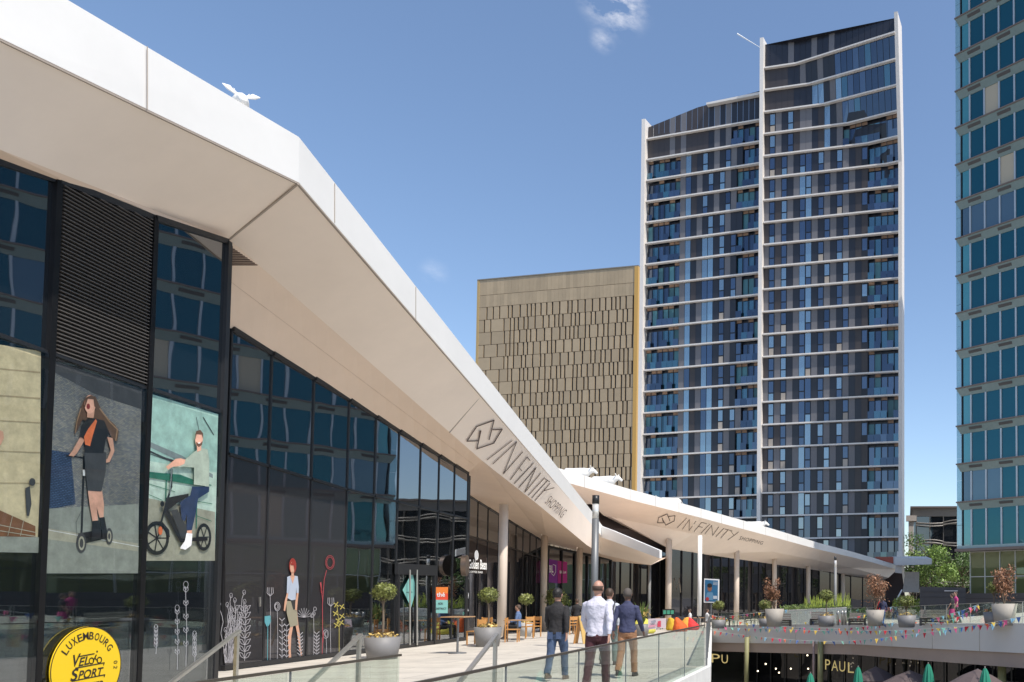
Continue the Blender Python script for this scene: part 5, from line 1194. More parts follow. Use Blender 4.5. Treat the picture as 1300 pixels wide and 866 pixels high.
def redtree(px, Z, ybase, label, hp, rt, ht, w):
    p = P(px, ybase, Z); zb = deckz(p.x, p.y); o = thing('red_leaved_tree', label, 'potted tree', (p.x, p.y, zb), 0, 'red leaved trees in tall planters')
    pot(o, rt * .72, rt, hp, pot_l); m = MB(); rn = random.Random(int(px)); tips = []
    for k in range(7):
        a = rn.random() * 6.28; q = rn.uniform(.3, 1); zt_ = hp + ht * rn.uniform(.5, .97); pts = [(0, 0, hp - .1), (w * .3 * q * math.cos(a), w * .3 * q * math.sin(a), hp + ht * .3), (w * .75 * q * math.cos(a), w * .75 * q * math.sin(a), zt_)]
        m.tube(pts, [.03, .02, .008], 6); tips.append(pts)
    m.build('trunk', [bark], o); m = MB()
    for pts in tips:
        for t_ in (.25, .45, .65, .85, 1): 
            b0 = Vector(pts[1]).lerp(Vector(pts[2]), t_) if t_ > .2 else Vector(pts[1])
            m.leaves((b0.x + rn.uniform(-.15, .15), b0.y, b0.z), (w * .28, w * .28, .24), 46, .06, shell=.1)
    m.leaves((0, 0, hp + .25 * ht), (w * .8, w * .8, ht * .22), 90, .065, shell=.1); m.build('crown', [lf_red], o); return o
redtree(983, 51, 793, 'red leaved tree in a tall pale planter between the ball tree and the hedge', 1.15, .62, 2.0, .85)
redtree(1111, 46, 795, 'broad red leaved tree behind the couple standing at the railing', .95, .55, 2.35, 1.35)
redtree(1275, 36.5, 797, 'tallest red leaved tree in the big pale planter at the right edge of the photo', 1.0, .62, 1.75, .8)
# hedge with grasses on the white low wall
hw = thing('raised_bed', 'white low garden wall with hedge and grasses in front of the pavilion', 'planter bed', P(1025, 790, 60)); hi = inv(hw)
a, b = P(992, 792, 62), P(1075, 792, 56); zt0, zt1 = P(992, 775, 62).z, P(1062, 771, 57).z
m = MB(); m.slab([(a.x, a.y, -1), (b.x, b.y, -1), (b.x, b.y, zt1), (a.x, a.y, zt0)], (.1, -1, 0), 3.0); m.build('bed_wall', [white], hw, hi)
m = MB()
for k in range(26):
    t_ = k / 26; c_ = a.lerp(b, t_); m.leaves((c_.x, c_.y + 1.2, lerp(zt0, zt1, t_) + .12), (.45, .9, .32), 60, .1, shell=.1)
m.build('hedge', [lf_mid], hw, hi)
m = MB(); rn = random.Random(8)
for k in range(170):
    t_ = rn.uniform(.38, 1); c_ = a.lerp(b, t_); x, y, z = c_.x + rn.uniform(-.3, .3), c_.y + rn.uniform(.3, 2), lerp(zt0, zt1, t_) + .1; dx = rn.uniform(-.35, .35); h_ = rn.uniform(.4, 1.0)
    m.add([(x - .03, y, z), (x + .03, y, z), (x + dx + .01, y, z + h_), (x + dx, y, z + h_)], [(0, 1, 2, 3)])
m.build('tall_grass', [lf_yel], hw, hi)
# lawn strip and shrubs beyond
for (x0, x1, y, Z, hgt, lab, mt) in ((1052, 1100, 762, 74, 1.5, 'dark green planting bed under the far end of the pavilion roof', lf_dk), (1134, 1168, 760, 88, 2.6, 'lime green shrubs between the tower entrance and the dark garden wall', lf_yel), (1120, 1150, 768, 85, 1.2, 'low brownish shrubs at the foot of the tower entrance', lf_red)):
    a, b = P(x0, y, Z), P(x1, y, Z); o = thing('shrub_bed', lab, 'shrubs', (a + b) / 2, 0); m = MB(); zz = deckz(a.x, a.y)
    for k in range(9): c_ = a.lerp(b, (k + .5) / 9); m.leaves((c_.x, c_.y, zz + hgt * .45), (abs(b.x - a.x) / 11, .8, hgt * random.uniform(.4, .62)), 170, .13, shell=.1)
    m.build('foliage', [mt], o, inv(o))
# big tree at the back
def tree(px, Z, ybase, label, h, w, lf, n=2600):
    p = P(px, ybase, Z); zb = deckz(p.x, p.y); o = thing('broadleaf_tree', label, 'tree', (p.x, p.y, zb), 0, 'trees behind the dark garden wall'); rn = random.Random(int(px)); m = MB()
    m.tube([(0, 0, -.2), (.1, 0, h * .3), (.05, .1, h * .55), (-.1, 0, h * .85)], [.3, .22, .15, .05], 9); br = []
    for k in range(13):
        a = k * 2.4; z0 = h * (.25 + .04 * k); e = Vector((w * rn.uniform(.35, .7) * math.cos(a), w * rn.uniform(.35, .7) * math.sin(a), z0 + h * rn.uniform(.1, .3))); m.tube([(0.05, 0, z0), e * .5 + Vector((0, 0, z0 * .5 + .2)), e], [.1, .06, .025], 6); br.append(e)
    m.build('trunk', [bark], o); m = MB()
    for e in br + [Vector((0, 0, h * .85)), Vector((.3, .2, h * .92)), Vector((-.5, -.4, h * .75)), Vector((.6, -.7, h * .6))]:
        for j in range(3):
            c_ = e + Vector((rn.uniform(-.7, .7), rn.uniform(-.7, .7), rn.uniform(-.5, .6))); r_ = rn.uniform(.6, 1.05) * w * .3; m.leaves(c_, (r_, r_, r_ * .75), n // 48, .17, shell=.3)
    m.build('crown', [lf], o); return o
tree(1183, 113, 765, 'rounded green tree between the tower foot and the glass office building', 9.9, 5.4, mat('leaf_tree', (.19, .29, .06), .5, island=.5), 5200)
tree(1222, 117, 765, 'darker green tree half hidden behind the corner of the glass office building', 9.0, 5.0, mat('leaf_tree_dark', (.08, .14, .035), .5, island=.5), 3000)
tree(1158, 116, 765, 'small dark green tree behind the white entrance canopy', 7.6, 3.6, MATS['leaf_tree_dark'], 2400)
# ---------------------------------------------------------------- people
def remesh(ob, vox, smooth=2, noise_amp=0, nscale=6):
    m1 = ob.modifiers.new('r', 'REMESH'); m1.mode = 'VOXEL'; m1.voxel_size = vox
    m2 = ob.modifiers.new('s', 'SMOOTH'); m2.iterations = smooth; m2.factor = .5
    dg = bpy.context.evaluated_depsgraph_get(); me = bpy.data.meshes.new_from_object(ob.evaluated_get(dg)); ob.modifiers.clear(); old = ob.data; mats = [m for m in old.materials]
    ob.data = me; bpy.data.meshes.remove(old)
    if not me.materials:
        for q in mats: me.materials.append(q)
    if noise_amp:
        for v in me.vertices:
            n = noise.noise(Vector((v.co.x * nscale * 1.6, v.co.y * nscale, v.co.z * nscale * 1.3))) + .6 * noise.noise(v.co * nscale * 2.3)
            v.co += v.normal * n * noise_amp
    me.polygons.foreach_set('use_smooth', [True] * len(me.polygons)); me.update(); return ob
def person(label, loc, rz, h, skin_c, shirt, trousers, shoe, hairc, stride=.2, arm=.12, bald=False, sleeves=True, width=1.0, detail=True, sit=False, group=None, skirt=False, headturn=0):
    """standing or walking figure, facing +Y in its own space"""
    k = h / 1.76; o = thing('person', label, 'person', loc, rz, group); vox = .011 if detail else .03
    S = lambda x, y, z: (x * k, y * k, z * k)
    hip = .93; W_ = width
    if sit: legs = [[(s * .09, 0, .50), (s * .1, .42, .50), (s * .1, .45, .07)] for s in (-1, 1)]; dz = -.43
    else: legs = [[(s * .085, 0, hip), (s * .095, s * stride * .55 + .035, .50), (s * .09, s * stride - (0.05 if s < 0 else 0), .085 + (.05 if s < 0 and stride > .1 else 0))] for s in (-1, 1)]; dz = 0
    arms = [[(s * .168 * W_, -.01, 1.395 + dz), (s * .232 * W_, -s * arm * .45 - .02, 1.14 + dz), (s * .24 * W_, -s * arm * 1.1 + .06, .90 + dz)] for s in (-1, 1)]
    if sit: arms = [[(s * .18, 0, 1.42 + dz), (s * .24, .06, 1.16 + dz), (s * .18, .28, 1.08 + dz)] for s in (-1, 1)]
    sk = mat('skin_%02d%02d' % (int(skin_c[0] * 99), int(skin_c[2] * 99)), skin_c, .5)
    b = MB()
    b.rings([S(0, 0, .86 + dz) + (.13 * k * W_, .085 * k), S(0, 0, .98 + dz) + (.14 * k * W_, .095 * k), S(0, 0, 1.12 + dz) + (.125 * k * W_, .085 * k), S(0, -.005, 1.30 + dz) + (.16 * k * W_, .10 * k), S(0, -.01, 1.42 + dz) + (.15 * k * W_, .085 * k), S(0, -.01, 1.48 + dz) + (.06 * k, .055 * k)])
    b.tube([S(0, -.01, 1.44 + dz), S(0, .005, 1.60 + dz)], [(.058 * k), (.052 * k)], 12)
    b.ell(S(0, .015, 1.645 + dz), (.080 * k, .098 * k, .118 * k), 0, 20, 14); b.ell(S(0, .035, 1.59 + dz), (.055 * k, .065 * k, .06 * k))
    b.ell(S(0, .108, 1.635 + dz), (.014 * k, .02 * k, .024 * k))
    for s in (-1, 1):
        b.ell(S(s * .077, .0, 1.64 + dz), (.013 * k, .022 * k, .033 * k))
        L = legs[0 if s < 0 else 1]; b.tube([S(*q) for q in (L[0], L[1], L[2])], [.075 * k, .05 * k, .034 * k], 10)
        A = arms[0 if s < 0 else 1]; b.tube([S(*q) for q in A], [.047 * k, .038 * k, .026 * k], 10)
        w = Vector(A[2]); d_ = (w - Vector(A[1])).normalized(); pc = w + d_ * .05
        if detail:
            b.tube([S(*(w - d_ * .01)), S(*pc), S(*(w + d_ * .095))], [(.018 * k, .026 * k), (.018 * k, .036 * k), (.014 * k, .034 * k)], 10)
            for j in range(4):
                oy = (j - 1.5) * .018; b0 = w + d_ * .085 + Vector((0, oy, 0)); ln_ = (.062, .07, .065, .05)[j]
                b.tube([S(*b0), S(*(b0 + d_ * ln_ * .55 + Vector((-s * .006, 0, 0)))), S(*(b0 + d_ * ln_ + Vector((-s * .022, 0, 0))))], [.0105 * k, .0098 * k, .0085 * k], 7)
            t0 = w + d_ * .03 + Vector((0, .03, 0)); b.tube([S(*t0), S(*(t0 + d_ * .03 + Vector((-s * .01, .02, 0)))), S(*(t0 + d_ * .065 + Vector((-s * .02, .022, 0))))], [.013 * k, .011 * k, .009 * k], 7)
        else: b.ell(S(*pc), (.03 * k, .04 * k, .06 * k))
    body = remesh(b.build('body', [sk], o), (.008 if detail else .026) * k, 1)
    # shirt
    t = MB(); wa = 1 if not sit else .98
    t.rings([S(0, 0, .885 + dz) + (.184 * k * W_, .138 * k), S(0, 0, .96 + dz) + (.178 * k * W_, .134 * k), S(0, 0, 1.02 + dz) + (.160 * k * W_, .124 * k), S(0, 0, 1.14 + dz) + (.158 * k * W_, .118 * k), S(0, -.01, 1.28 + dz) + (.185 * k * W_, .125 * k), S(0, -.015, 1.37 + dz) + (.192 * k * W_, .115 * k), S(0, -.012, 1.415 + dz) + (.172 * k * W_, .10 * k), S(0, -.012, 1.45 + dz) + (.115 * k * W_, .08 * k), S(0, -.01, 1.485 + dz) + (.072 * k, .066 * k), S(0, -.005, 1.515 + dz) + (.062 * k, .062 * k)], 26)
    for s in (-1, 1):
        A = [Vector(q) for q in arms[0 if s < 0 else 1]]; t.ell(S(s * .160 * W_, -.01, 1.38 + dz), (.058 * k, .06 * k, .055 * k))
        if sleeves: t.tube([S(*A[0]), S(*A[0].lerp(A[1], .5)), S(*A[1]), S(*A[1].lerp(A[2], .55)), S(*A[1].lerp(A[2], .93))], [.064 * k, .060 * k, .052 * k, .046 * k, .036 * k], 14)
        else: t.tube([S(*A[0]), S(*A[0].lerp(A[1], .7))], [.066 * k, .062 * k], 12)
    remesh(t.build('shirt', [shirt], o), (.0105 if detail else .026) * k, 1 if detail else 1, .0115 * k if detail else 0, 7)
    # trousers
    t = MB()
    if skirt:
        t.rings([S(0, 0, .52) + (.24 * k, .2 * k), S(0, 0, .75) + (.2 * k, .16 * k), S(0, 0, 1.0) + (.145 * k, .11 * k)])
    else:
        t.rings([S(0, 0, .80 + dz) + (.15 * k * W_, .11 * k), S(0, -.01, .87 + dz) + (.168 * k * W_, .126 * k), S(0, -.005, .95 + dz) + (.158 * k * W_, .112 * k), S(0, 0, 1.0 + dz) + (.152 * k * W_, .112 * k)], 22)
        for s in (-1, 1):
            L = [Vector(q) for q in legs[0 if s < 0 else 1]]; t.tube([S(*(L[0] + Vector((0, 0, 0)))), S(*L[0].lerp(L[1], .5)), S(*L[1]), S(*L[1].lerp(L[2], .5)), S(*L[2])], [.098 * k, .088 * k, .07 * k, .063 * k, .062 * k], 16)
    remesh(t.build('trousers' if not skirt else 'skirt', [trousers], o), (.0105 if detail else .026) * k, 1, .007 * k if detail else 0, 9)
    if not sit and detail: 
        m = MB(); m.rings([S(0, 0, .985) + (.158 * k * W_, .118 * k), S(0, 0, 1.01) + (.158 * k * W_, .118 * k)], 24); m.build('belt', [mat('belt_black', (.015, .012, .01), .5)], o)
    for s in (-1, 1):
        a_ = Vector(legs[0 if s < 0 else 1][2]); lift = a_.z - .085; m = MB()
        m.rings([S(a_.x, a_.y + .05, lift if lift > 0 else 0) + (.045 * k, .135 * k), S(a_.x, a_.y + .05, lift + .03) + (.047 * k, .135 * k), S(a_.x, a_.y + .03, lift + .07) + (.042 * k, .10 * k), S(a_.x, a_.y, lift + .11) + (.036 * k, .05 * k)], 16); m.build('shoe', [shoe], o)
    # hair
    m = MB(); hz = 1.645 + dz
    if bald: m.rings([S(0, -.01, hz - .045) + (.077 * k, .086 * k), S(0, -.005, hz) + (.0855 * k, .095 * k), S(0, -.010, hz + .03) + (.0835 * k, .092 * k)], 22)
    else:
        m.ell(S(0, -.012, hz + .028), (.089 * k, .103 * k, .103 * k), 0, 22, 12); m.rings([S(0, -.03, hz - .06) + (.066 * k, .068 * k), S(0, -.022, hz) + (.086 * k, .088 * k), S(0, -.02, hz + .04) + (.089 * k, .093 * k)], 22)
    hb = m.build('hair', [hairc], o)
    if detail and not bald: remesh(hb, .009 * k, 1, .007 * k, 26)
    m = MB()
    for s in (-1, 1): m.ell(S(s * .03, .1, 1.655 + dz), (.011 * k, .008 * k, .007 * k), 0, 8, 6)
    m.build('eyes', [mat('eye_dark', (.02, .015, .01), .3)], o)
    return o
def fabric(name, c, v=.12): return mat('cloth_' + name, c, .85, var=v, vscale=7, bump=.5, bscale=30)
jeans = fabric('jeans', (.055, .085, .15), .45); 
def place(px, Z, yb=None):
    p = P(px, 860, Z); return Vector((p.x, p.y, deckz(p.x, p.y)))
hd = mat('hair_black', (.014, .011, .01), .6, var=.2, vscale=40); hb_ = mat('hair_brown', (.06, .035, .022), .6); hg = mat('hair_grey_stubble', (.09, .075, .065), .8)
man1 = person('man seen from behind in black long sleeved shirt and faded blue jeans', place(706.5, 15.3), .03, 1.77, (.36, .19, .13), fabric('black', (.022, .02, .021)), jeans, mat('shoe_brown', (.12, .08, .06), .6), hd, stride=.18, arm=.16, width=.93)
m = MB()
for s in (-1, 1):
    k = 1.77 / 1.76; m.box(s * .08 - .05, s * .08 + .05, -.142, -.132, .80, .93, 0)
m.build('back_pockets', [fabric('jeans_dark', (.06, .09, .17))], man1)
man2 = person('tall balding man seen from behind in white shirt and maroon trousers', place(757.5, 13.4), 0, 1.885, (.46, .25, .18), fabric('white_shirt', (.60, .58, .66), .05), fabric('maroon', (.065, .018, .024)), mat('shoe_dark', (.03, .02, .018), .5), mat('hair_fringe', (.07, .04, .028), .8), stride=.16, arm=.2, bald=True, width=1.02)
man3 = person('man in pale shirt and green trousers half hidden behind the balding man', place(772.5, 18.6), 0, 1.80, (.40, .21, .15), fabric('pale_shirt', (.50, .52, .56), .05), fabric('sage', (.16, .20, .18)), MATS['shoe_dark'], hb_, stride=.15, arm=.1, width=.95)
m = MB(); m.tube([(.10, .10, 1.42), (.13, .0, 1.5), (.14, -.10, 1.40), (.10, -.15, 1.15)], .018, 8); m.box(-.13, .15, -.24, -.13, 1.0, 1.36, 0); m.build('backpack', [mat('backpack_dark', (.04, .04, .05), .8)], man3)
man4 = person('man seen from behind in navy shirt and tan trousers at the right of the group', place(795.5, 15.9), -.05, 1.775, (.13, .07, .05), fabric('navy', (.045, .05, .105)), fabric('tan', (.33, .165, .085)), MATS['shoe_dark'], hg, stride=.17, arm=-.16, bald=False, width=.98)
for ch in list(man4.children):
    if ch.name.startswith('hair'): bpy.data.objects.remove(ch)
m = MB(); m.rings([(0, -.01, 1.61, .080, .092), (0, -.008, 1.68, .0865, .099), (0, -.008, 1.735, .076, .086), (0, -.006, 1.775, .045, .055), (0, -.006, 1.788, .01, .01)], 22); m.build('hair', [hg], man4)
def small(px, Z, label, c1, c2, rz=0, h=1.72, sit=False, sk=(.42, .24, .17), hc=None, **k):
    p = place(px, Z); return person(label, p, rz, h, sk, c1, c2, MATS['shoe_dark'], hc or hb_, detail=False, sit=sit, **k)
red = fabric('red', (.50, .03, .03)); wht = fabric('white', (.66, .65, .64)); nvy = fabric('navy_far', (.03, .035, .08)); blu = fabric('blue', (.10, .16, .30)); pnk = fabric('pink', (.45, .05, .18)); blkc = fabric('black_far', (.02, .02, .022)); khk = fabric('khaki', (.4, .34, .22)); den = fabric('denim_far', (.07, .15, .32))
p_ = small(1120.5, 46.5, 'person in navy top and blue jeans standing by the railing under the red tree', nvy, den, rz=.3)
small(1115.5, 47.2, 'person in red top and pale trousers next to the one in jeans by the railing', red, khk, rz=2.8, h=1.66)
small(1209, 41, 'person in pink skirt standing at the railing beside the trellis box', blkc, pnk, rz=1.2, h=1.62, skirt=True, sleeves=False)
small(1213.5, 42, 'person in pink top just right of the one in the pink skirt', pnk, blkc, rz=2.0, h=1.7, sleeves=False)
small(1008, 63, 'person in red top sitting in front of the hedge beside the one in white', red, blkc, rz=.5, sit=True)
small(1017, 63.5, 'person in white top sitting in front of the hedge', wht, nvy, rz=-.5, sit=True)
small(875, 52, 'person in white top and cap sitting at the outdoor tables by the columns', wht, blkc, rz=2, sit=True)
small(897, 54, 'person in white sitting at the outdoor tables under the portrait poster', wht, blkc, rz=-1, sit=True)
small(656, 30.5, 'person in blue top sitting at the cafe terrace behind the pale planter', blu, blkc, rz=2, sit=True)
small(731, 40, 'person in dark clothes walking far off between the man in black and the balding man', blkc, blkc, rz=.4)
# people inside the cafe
for (x, y, lab, c) in ((-15.9, 24.6, 'person in red and white sitting inside the cafe window', red), (-17, 27.2, 'person in black sitting inside the cafe behind the door', blkc)):
    person(lab, (x, y, .03), 1.4, 1.7, (.42, .24, .17), c, blkc, MATS['shoe_dark'], hb_, detail=False, sit=True)

# ---------------------------------------------------------------- white cows on the roofs
cow_m = mat('cow_white', (.80, .78, .74), .5)
def cow(label, loc, rz, s=1.0, ears=1):
    o = thing('cow_statue', label, 'cow statue', loc, rz, 'white cow statues on the roof edges'); o.scale = (s, s, s); m = MB()
    m.tube([(-.75, 0, .95), (-.6, 0, .98), (-.2, 0, .93), (.3, 0, .95), (.62, 0, 1.02), (.8, 0, 1.05)], [.2, .33, .37, .38, .33, .24], 16)
    m.tube([(.62, 0, 1.02), (.9, 0, 1.15), (1.05, 0, 1.2)], [.28, .2, .16], 12); m.tube([(1.0, 0, 1.25), (1.15, 0, 1.15), (1.36, 0, .98)], [.13, .12, .075], 12)
    for sx in (-.55, .5):
        for sy in (-.16, .16): m.tube([(sx, sy, .85), (sx + (.03 if sx > 0 else .08), sy, .5), (sx + (0 if sx > 0 else -.05), sy, .42), (sx, sy, .0)], [.12, .065, .055, .05], 10)
    for sy in (-1, 1): m.tube([(1.02, sy * .1, 1.30), (1.02, sy * .17, 1.42), (1.06, sy * .13, 1.52)], [.03, .02, .006], 7)
    m.tube([(-.8, 0, 1.05), (-.92, 0, .9), (-.92, 0, .5)], [.035, .022, .03], 7); m.ell((-.35, 0, .68), (.14, .12, .1))
    remesh(m.build('body', [cow_m], o), .03, 3)
    for sy in (-1, 1):
        e = MB(); e.tube([(1.0, sy * .12, 1.3), (1.0, sy * .27, 1.36 + .04), (1.0, sy * .40, 1.44)], [(.02, .03), (.02, .075), (.008, .012)], 10); e.build('ear', [cow_m], o)
    return o
c_ = P(305, 124, 14.8); cow('white cow statue with spread ears peeping over the big roof edge at the upper left', (c_.x - .22, c_.y + .1, c_.z - 1.10), -.7, .70)
for (x, y, Z, rz, lab) in ((731, 601, 55, .1, 'white cow statue standing on the middle roof, nearest to the crossing of the roofs'), (765, 611, 57.5, -.05, 'white cow statue on the middle roof, second from the crossing of the roofs'), (851, 638, 63, -3.0, 'white cow statue on the middle roof in front of the left block of the tower'), (957, 667, 76, .2, 'white cow statue on the middle roof at the foot of the tower centre fin')):
    p = P(x, y, Z); cow(lab, (p.x, p.y, p.z - 1.05), rz, 1.08)

# ---------------------------------------------------------------- bunting over the courtyard
cols = [('red', (.62, .03, .05)), ('yellow', (.80, .56, .10)), ('blue', (.08, .16, .42)), ('pink', (.78, .13, .30)), ('mint', (.25, .62, .48)), ('coral', (.80, .16, .07)), ('sky', (.22, .45, .60))]
fm_ = [mat('flag_' + a, b, .7) for a, b in cols]; cord = mat('bunting_cord', (.6, .62, .58), .7)
def zf_at(px):
    t = [(895, 1 / 60.), (1080, 1 / 51.), (1190, 1 / 43.), (1300, 1 / 35.5)]
    for a, b in zip(t, t[1:]):
        if px <= b[0] or b is t[-1]: return 1 / lerp(a[1], b[1], (px - a[0]) / (b[0] - a[0]))
fl_rn = random.Random(12)
def bunting(label, pts, dz, step=12):
    pp = [P(x, y, zf_at(x) - dz) for x, y in pts]; o = thing('bunting_string', label, 'bunting', pp[0], 0, 'bunting strings over the courtyard'); oi = inv(o)
    sm = []
    for i in range(len(pts) - 1):
        for k in range(8):
            t = k / 8; x, y = lerp(pts[i][0], pts[i + 1][0], t), lerp(pts[i][1], pts[i + 1][1], t) + 1.0 * math.sin(math.pi * t); sm.append(P(x, y, zf_at(x) - dz))
    sm.append(pp[-1]); m = MB(); m.tube(sm, .012, 5); m.build('string', [cord], o, oi)
    L = 0; nxt = .2; i0 = fl_rn.randrange(7)
    for a, b in zip(sm, sm[1:]):
        d_ = (b - a).length
        while nxt < L + d_:
            c_ = a.lerp(b, (nxt - L) / d_); w = fl_rn.uniform(.07, .12); h_ = fl_rn.uniform(.2, .3); rz = fl_rn.uniform(-1.1, 1.1); sw = fl_rn.uniform(-.12, .12); t_ = Vector((math.cos(rz), math.sin(rz), 0))
            m = MB(); m.slab([c_ - t_ * w, c_ + t_ * w, c_ + Vector((sw, sw * .5, -h_))], (math.sin(rz), -math.cos(rz), 0), .006); m.build('flag', [fm_[i0 % 7]], o, oi); i0 += fl_rn.choice([1, 1, 2, 3]); nxt += fl_rn.uniform(.4, .75)
        L += d_
bunting('bunting string sagging along the top of the grey wall from the glass corner', [(897, 779), (960, 793), (1040, 797.5), (1090, 796.5), (1166, 785)], 1.2)
bunting('bunting string running level across the middle of the grey wall', [(899, 795), (1000, 799), (1100, 801), (1200, 797), (1280, 790)], 1.8)
bunting('lowest bunting string near the foot of the grey wall rising to the right', [(899, 800), (1000, 812), (1075, 814), (1150, 806), (1230, 795), (1300, 782)], 2.4)
bunting('bunting string rising steeply to the post left of the lone ball tree', [(1020, 790), (1078, 785), (1134, 770)], .7)
bunting('upper bunting string rising to the railing post right of the person in the pink skirt', [(1160, 790), (1200, 781), (1242, 767.5)], .8)
bunting('short bunting string just under the one by the person in the pink skirt', [(1180, 793), (1215, 784), (1242, 768.5)], 1.1)
bunting('topmost bunting string in front of the outdoor tables by the columns', [(905, 783), (960, 778), (1000, 774)], .9)

# ---------------------------------------------------------------- cafe terrace
wood = mat('chair_wood', (.50, .24, .07), .5, var=.15, vscale=6); tabw = mat('table_top_wood', (.42, .25, .13), .5, var=.1)
def chair(label, loc, rz):
    o = thing('cafe_chair', label, 'chair', loc, rz, 'wooden chairs of the cafe terrace')
    m = MB(); m.box(-.21, .21, -.2, .21, .43, .46); m.build('seat', [wood], o)
    m = MB(); m.box(-.2, .2, -.235, -.21, .68, .84); m.box(-.2, .2, -.23, -.21, .55, .6); m.build('backrest', [wood], o)
    for sx in (-.19, .19):
        for sy in (-.21, .18):
            m = MB(); m.bar((sx, sy, 0), (sx, sy, .86 if sy < 0 else .44), .035, .035, up=(0, 1, 0)); m.build('leg', [wood], o)
    return o
def table(label, loc, h=.74, w=.36):
    o = thing('cafe_table', label, 'table', loc, 0, 'square tables of the cafe terrace')
    m = MB(); m.box(-w, w, -w, w, h - .03, h); m.build('table_top', [tabw], o); m = MB(); m.tube([(0, 0, .02), (0, 0, h - .03)], .03, 10); m.build('leg', [gpost], o)
    m = MB(); m.lathe([(.24, 0), (.22, .025), (.03, .04)], n=20); m.build('foot', [gpost], o); return o
c0 = chair('orange wooden chair left of the white column beside the cafe entrance', place(603, 26.5), 1.4)
for (x, Z, rz, lab) in ((650, 28, -1.3, 'orange wooden chair right beside the white column'), (666, 31, 1.2, 'orange wooden chair between the pale planter and the column'), (676, 33, 2.7, 'orange wooden chair nearest the man in the black shirt'), (612, 28.5, 3.0, 'orange wooden chair turned to the cafe entrance'), (725, 37, .8, 'orange wooden chair seen right of the man in the black shirt'), (734, 39, -2.0, 'far orange wooden chair left of the balding man')):
    dup(c0, place(x, Z), rz, lab)
t0 = table('tall square table in front of the dark cafe entrance', place(580, 22.4), 1.05, .32)
for (x, Z, lab) in ((656, 29.5, 'square wooden table beside the white column'), (728, 38.5, 'far square wooden table left of the balding man')):
    t_ = dup(table('temp', (0, 0, 0)), place(x, Z), 0, lab) if False else table(lab, place(x, Z))
# folded menu board
mbd = thing('menu_board', 'yellow wooden A frame menu board between the man in black and the balding man', 'menu board', place(736.5, 27), 1.25); m = MB()
m.hexa([(-.1, -.2, 0), (.1, -.2, 0), (.1, -.17, 0), (-.1, -.17, 0)], [(-.1, .0, .95), (.1, .0, .95), (.1, .03, .95), (-.1, .03, .95)]); m.build('front_board', [mat('board_yellow', (.55, .36, .12), .6)], mbd)
m = MB(); m.hexa([(-.1, .2, 0), (.1, .2, 0), (.1, .23, 0), (-.1, .23, 0)], [(-.1, .03, .95), (.1, .03, .95), (.1, .05, .95), (-.1, .05, .95)]); m.build('rear_board', [wood], mbd)
# stools and tables inside
for (y, x) in ((22.5, -16.2), (24.0, -16.6), (26.2, -16.4)):
    dup(c0, (x, y, .03), random.random() * 6, 'orange chair inside the cafe at %s' % {22.5: 'the left window', 24.0: 'the window behind the ball tree', 26.2: 'the door'}[y])
table('square table inside the cafe behind the left window', (-16.0, 23.2, .03)); table('square table inside the cafe behind the door', (-16.5, 27.0, .03))

# colourful stall behind the glass corner
st = thing('pink_banner', 'white and pink printed banner hanging on the railing behind the man in navy', 'banner', P(834, 792, 33)); sti = inv(st); m = MB()
m.slab([P(823, 785.5, 33), P(845.5, 785, 33), P(845, 797, 33), P(822.5, 799.5, 33)], (0, -1, 0), .03, 0); 
m.poly([P(835, 789, 32.97), P(839, 788, 32.97), P(839, 796, 32.97), P(834.5, 796, 32.97)], 1); m.poly([P(826, 789, 32.97), P(832, 787, 32.97), P(833, 790, 32.97), P(828, 792, 32.97)], 2); m.poly([P(823.5, 794, 32.97), P(833, 793, 32.97), P(833, 795, 32.97), P(823.5, 797, 32.97)], 3)
m.build('cloth', [mat('banner_pale', (.62, .52, .55), .7), mat('banner_red', (.6, .06, .10), .7), mat('banner_grey', (.3, .3, .36), .7), mat('banner_pink', (.65, .3, .38), .7)], st, sti)
gbd = thing('green_menu_board', 'dark board with three green menu panels on the terrace by the first column', 'menu board', P(849, 780, 46)); gbi = inv(gbd); m = MB(); m.slab([P(841, 773.5, 46), P(856, 773, 46), P(856, 781, 46), P(841, 781.5, 46)], (0, -1, 0), .06); m.build('board', [frame_m], gbd, gbi)
m = MB()
for x in (842, 846.8, 851.5): m.poly([P(x, 775, 45.96), P(x + 3.8, 774.8, 45.96), P(x + 3.8, 779.6, 45.96), P(x, 779.8, 45.96)])
m.build('menu_panel', [mat('menu_green', (.06, .30, .20), .6)], gbd, gbi)
m = MB()
for x in (843, 854): m = MB(); m.bar(P(x, 781, 46.05), P(x, 792.5, 46.05), .05); m.build('leg', [frame_m], gbd, gbi)
def beanbag(px, Z, c, nm, label, s=.42):
    o = thing('beanbag', label, 'beanbag', place(px, Z), random.random() * 6, 'coloured beanbags on the terrace'); m = MB()
    m.rings([(0, 0, 0, s * .85, s * .8), (0, 0, .1, s * 1.05, s), (0, 0, .3, s, s * .9), (0, -.1, .52, s * .7, s * .55), (0, -.2, .72, s * .4, s * .25), (0, -.22, .76, .02, .02)], 20)
    remesh(m.build('cushion', [mat('beanbag_' + nm, c, .8)], o), .05, 2, .02, 4)
beanbag(854, 46, (.60, .38, .03), 'yellow', 'yellow beanbag behind the glass balustrade left of the orange one', .42); beanbag(863, 42, (.62, .11, .02), 'orange', 'orange beanbag behind the glass balustrade', .4)
beanbag(878, 46, (.65, .04, .04), 'red', 'red beanbag right of the orange one behind the glass balustrade', .42); beanbag(816, 38, (.55, .50, .08), 'lime', 'lime beanbag right of the man in navy', .55); beanbag(871, 46, (.75, .35, .05), 'amber', 'small amber beanbag in front of the person in the white cap', .45)
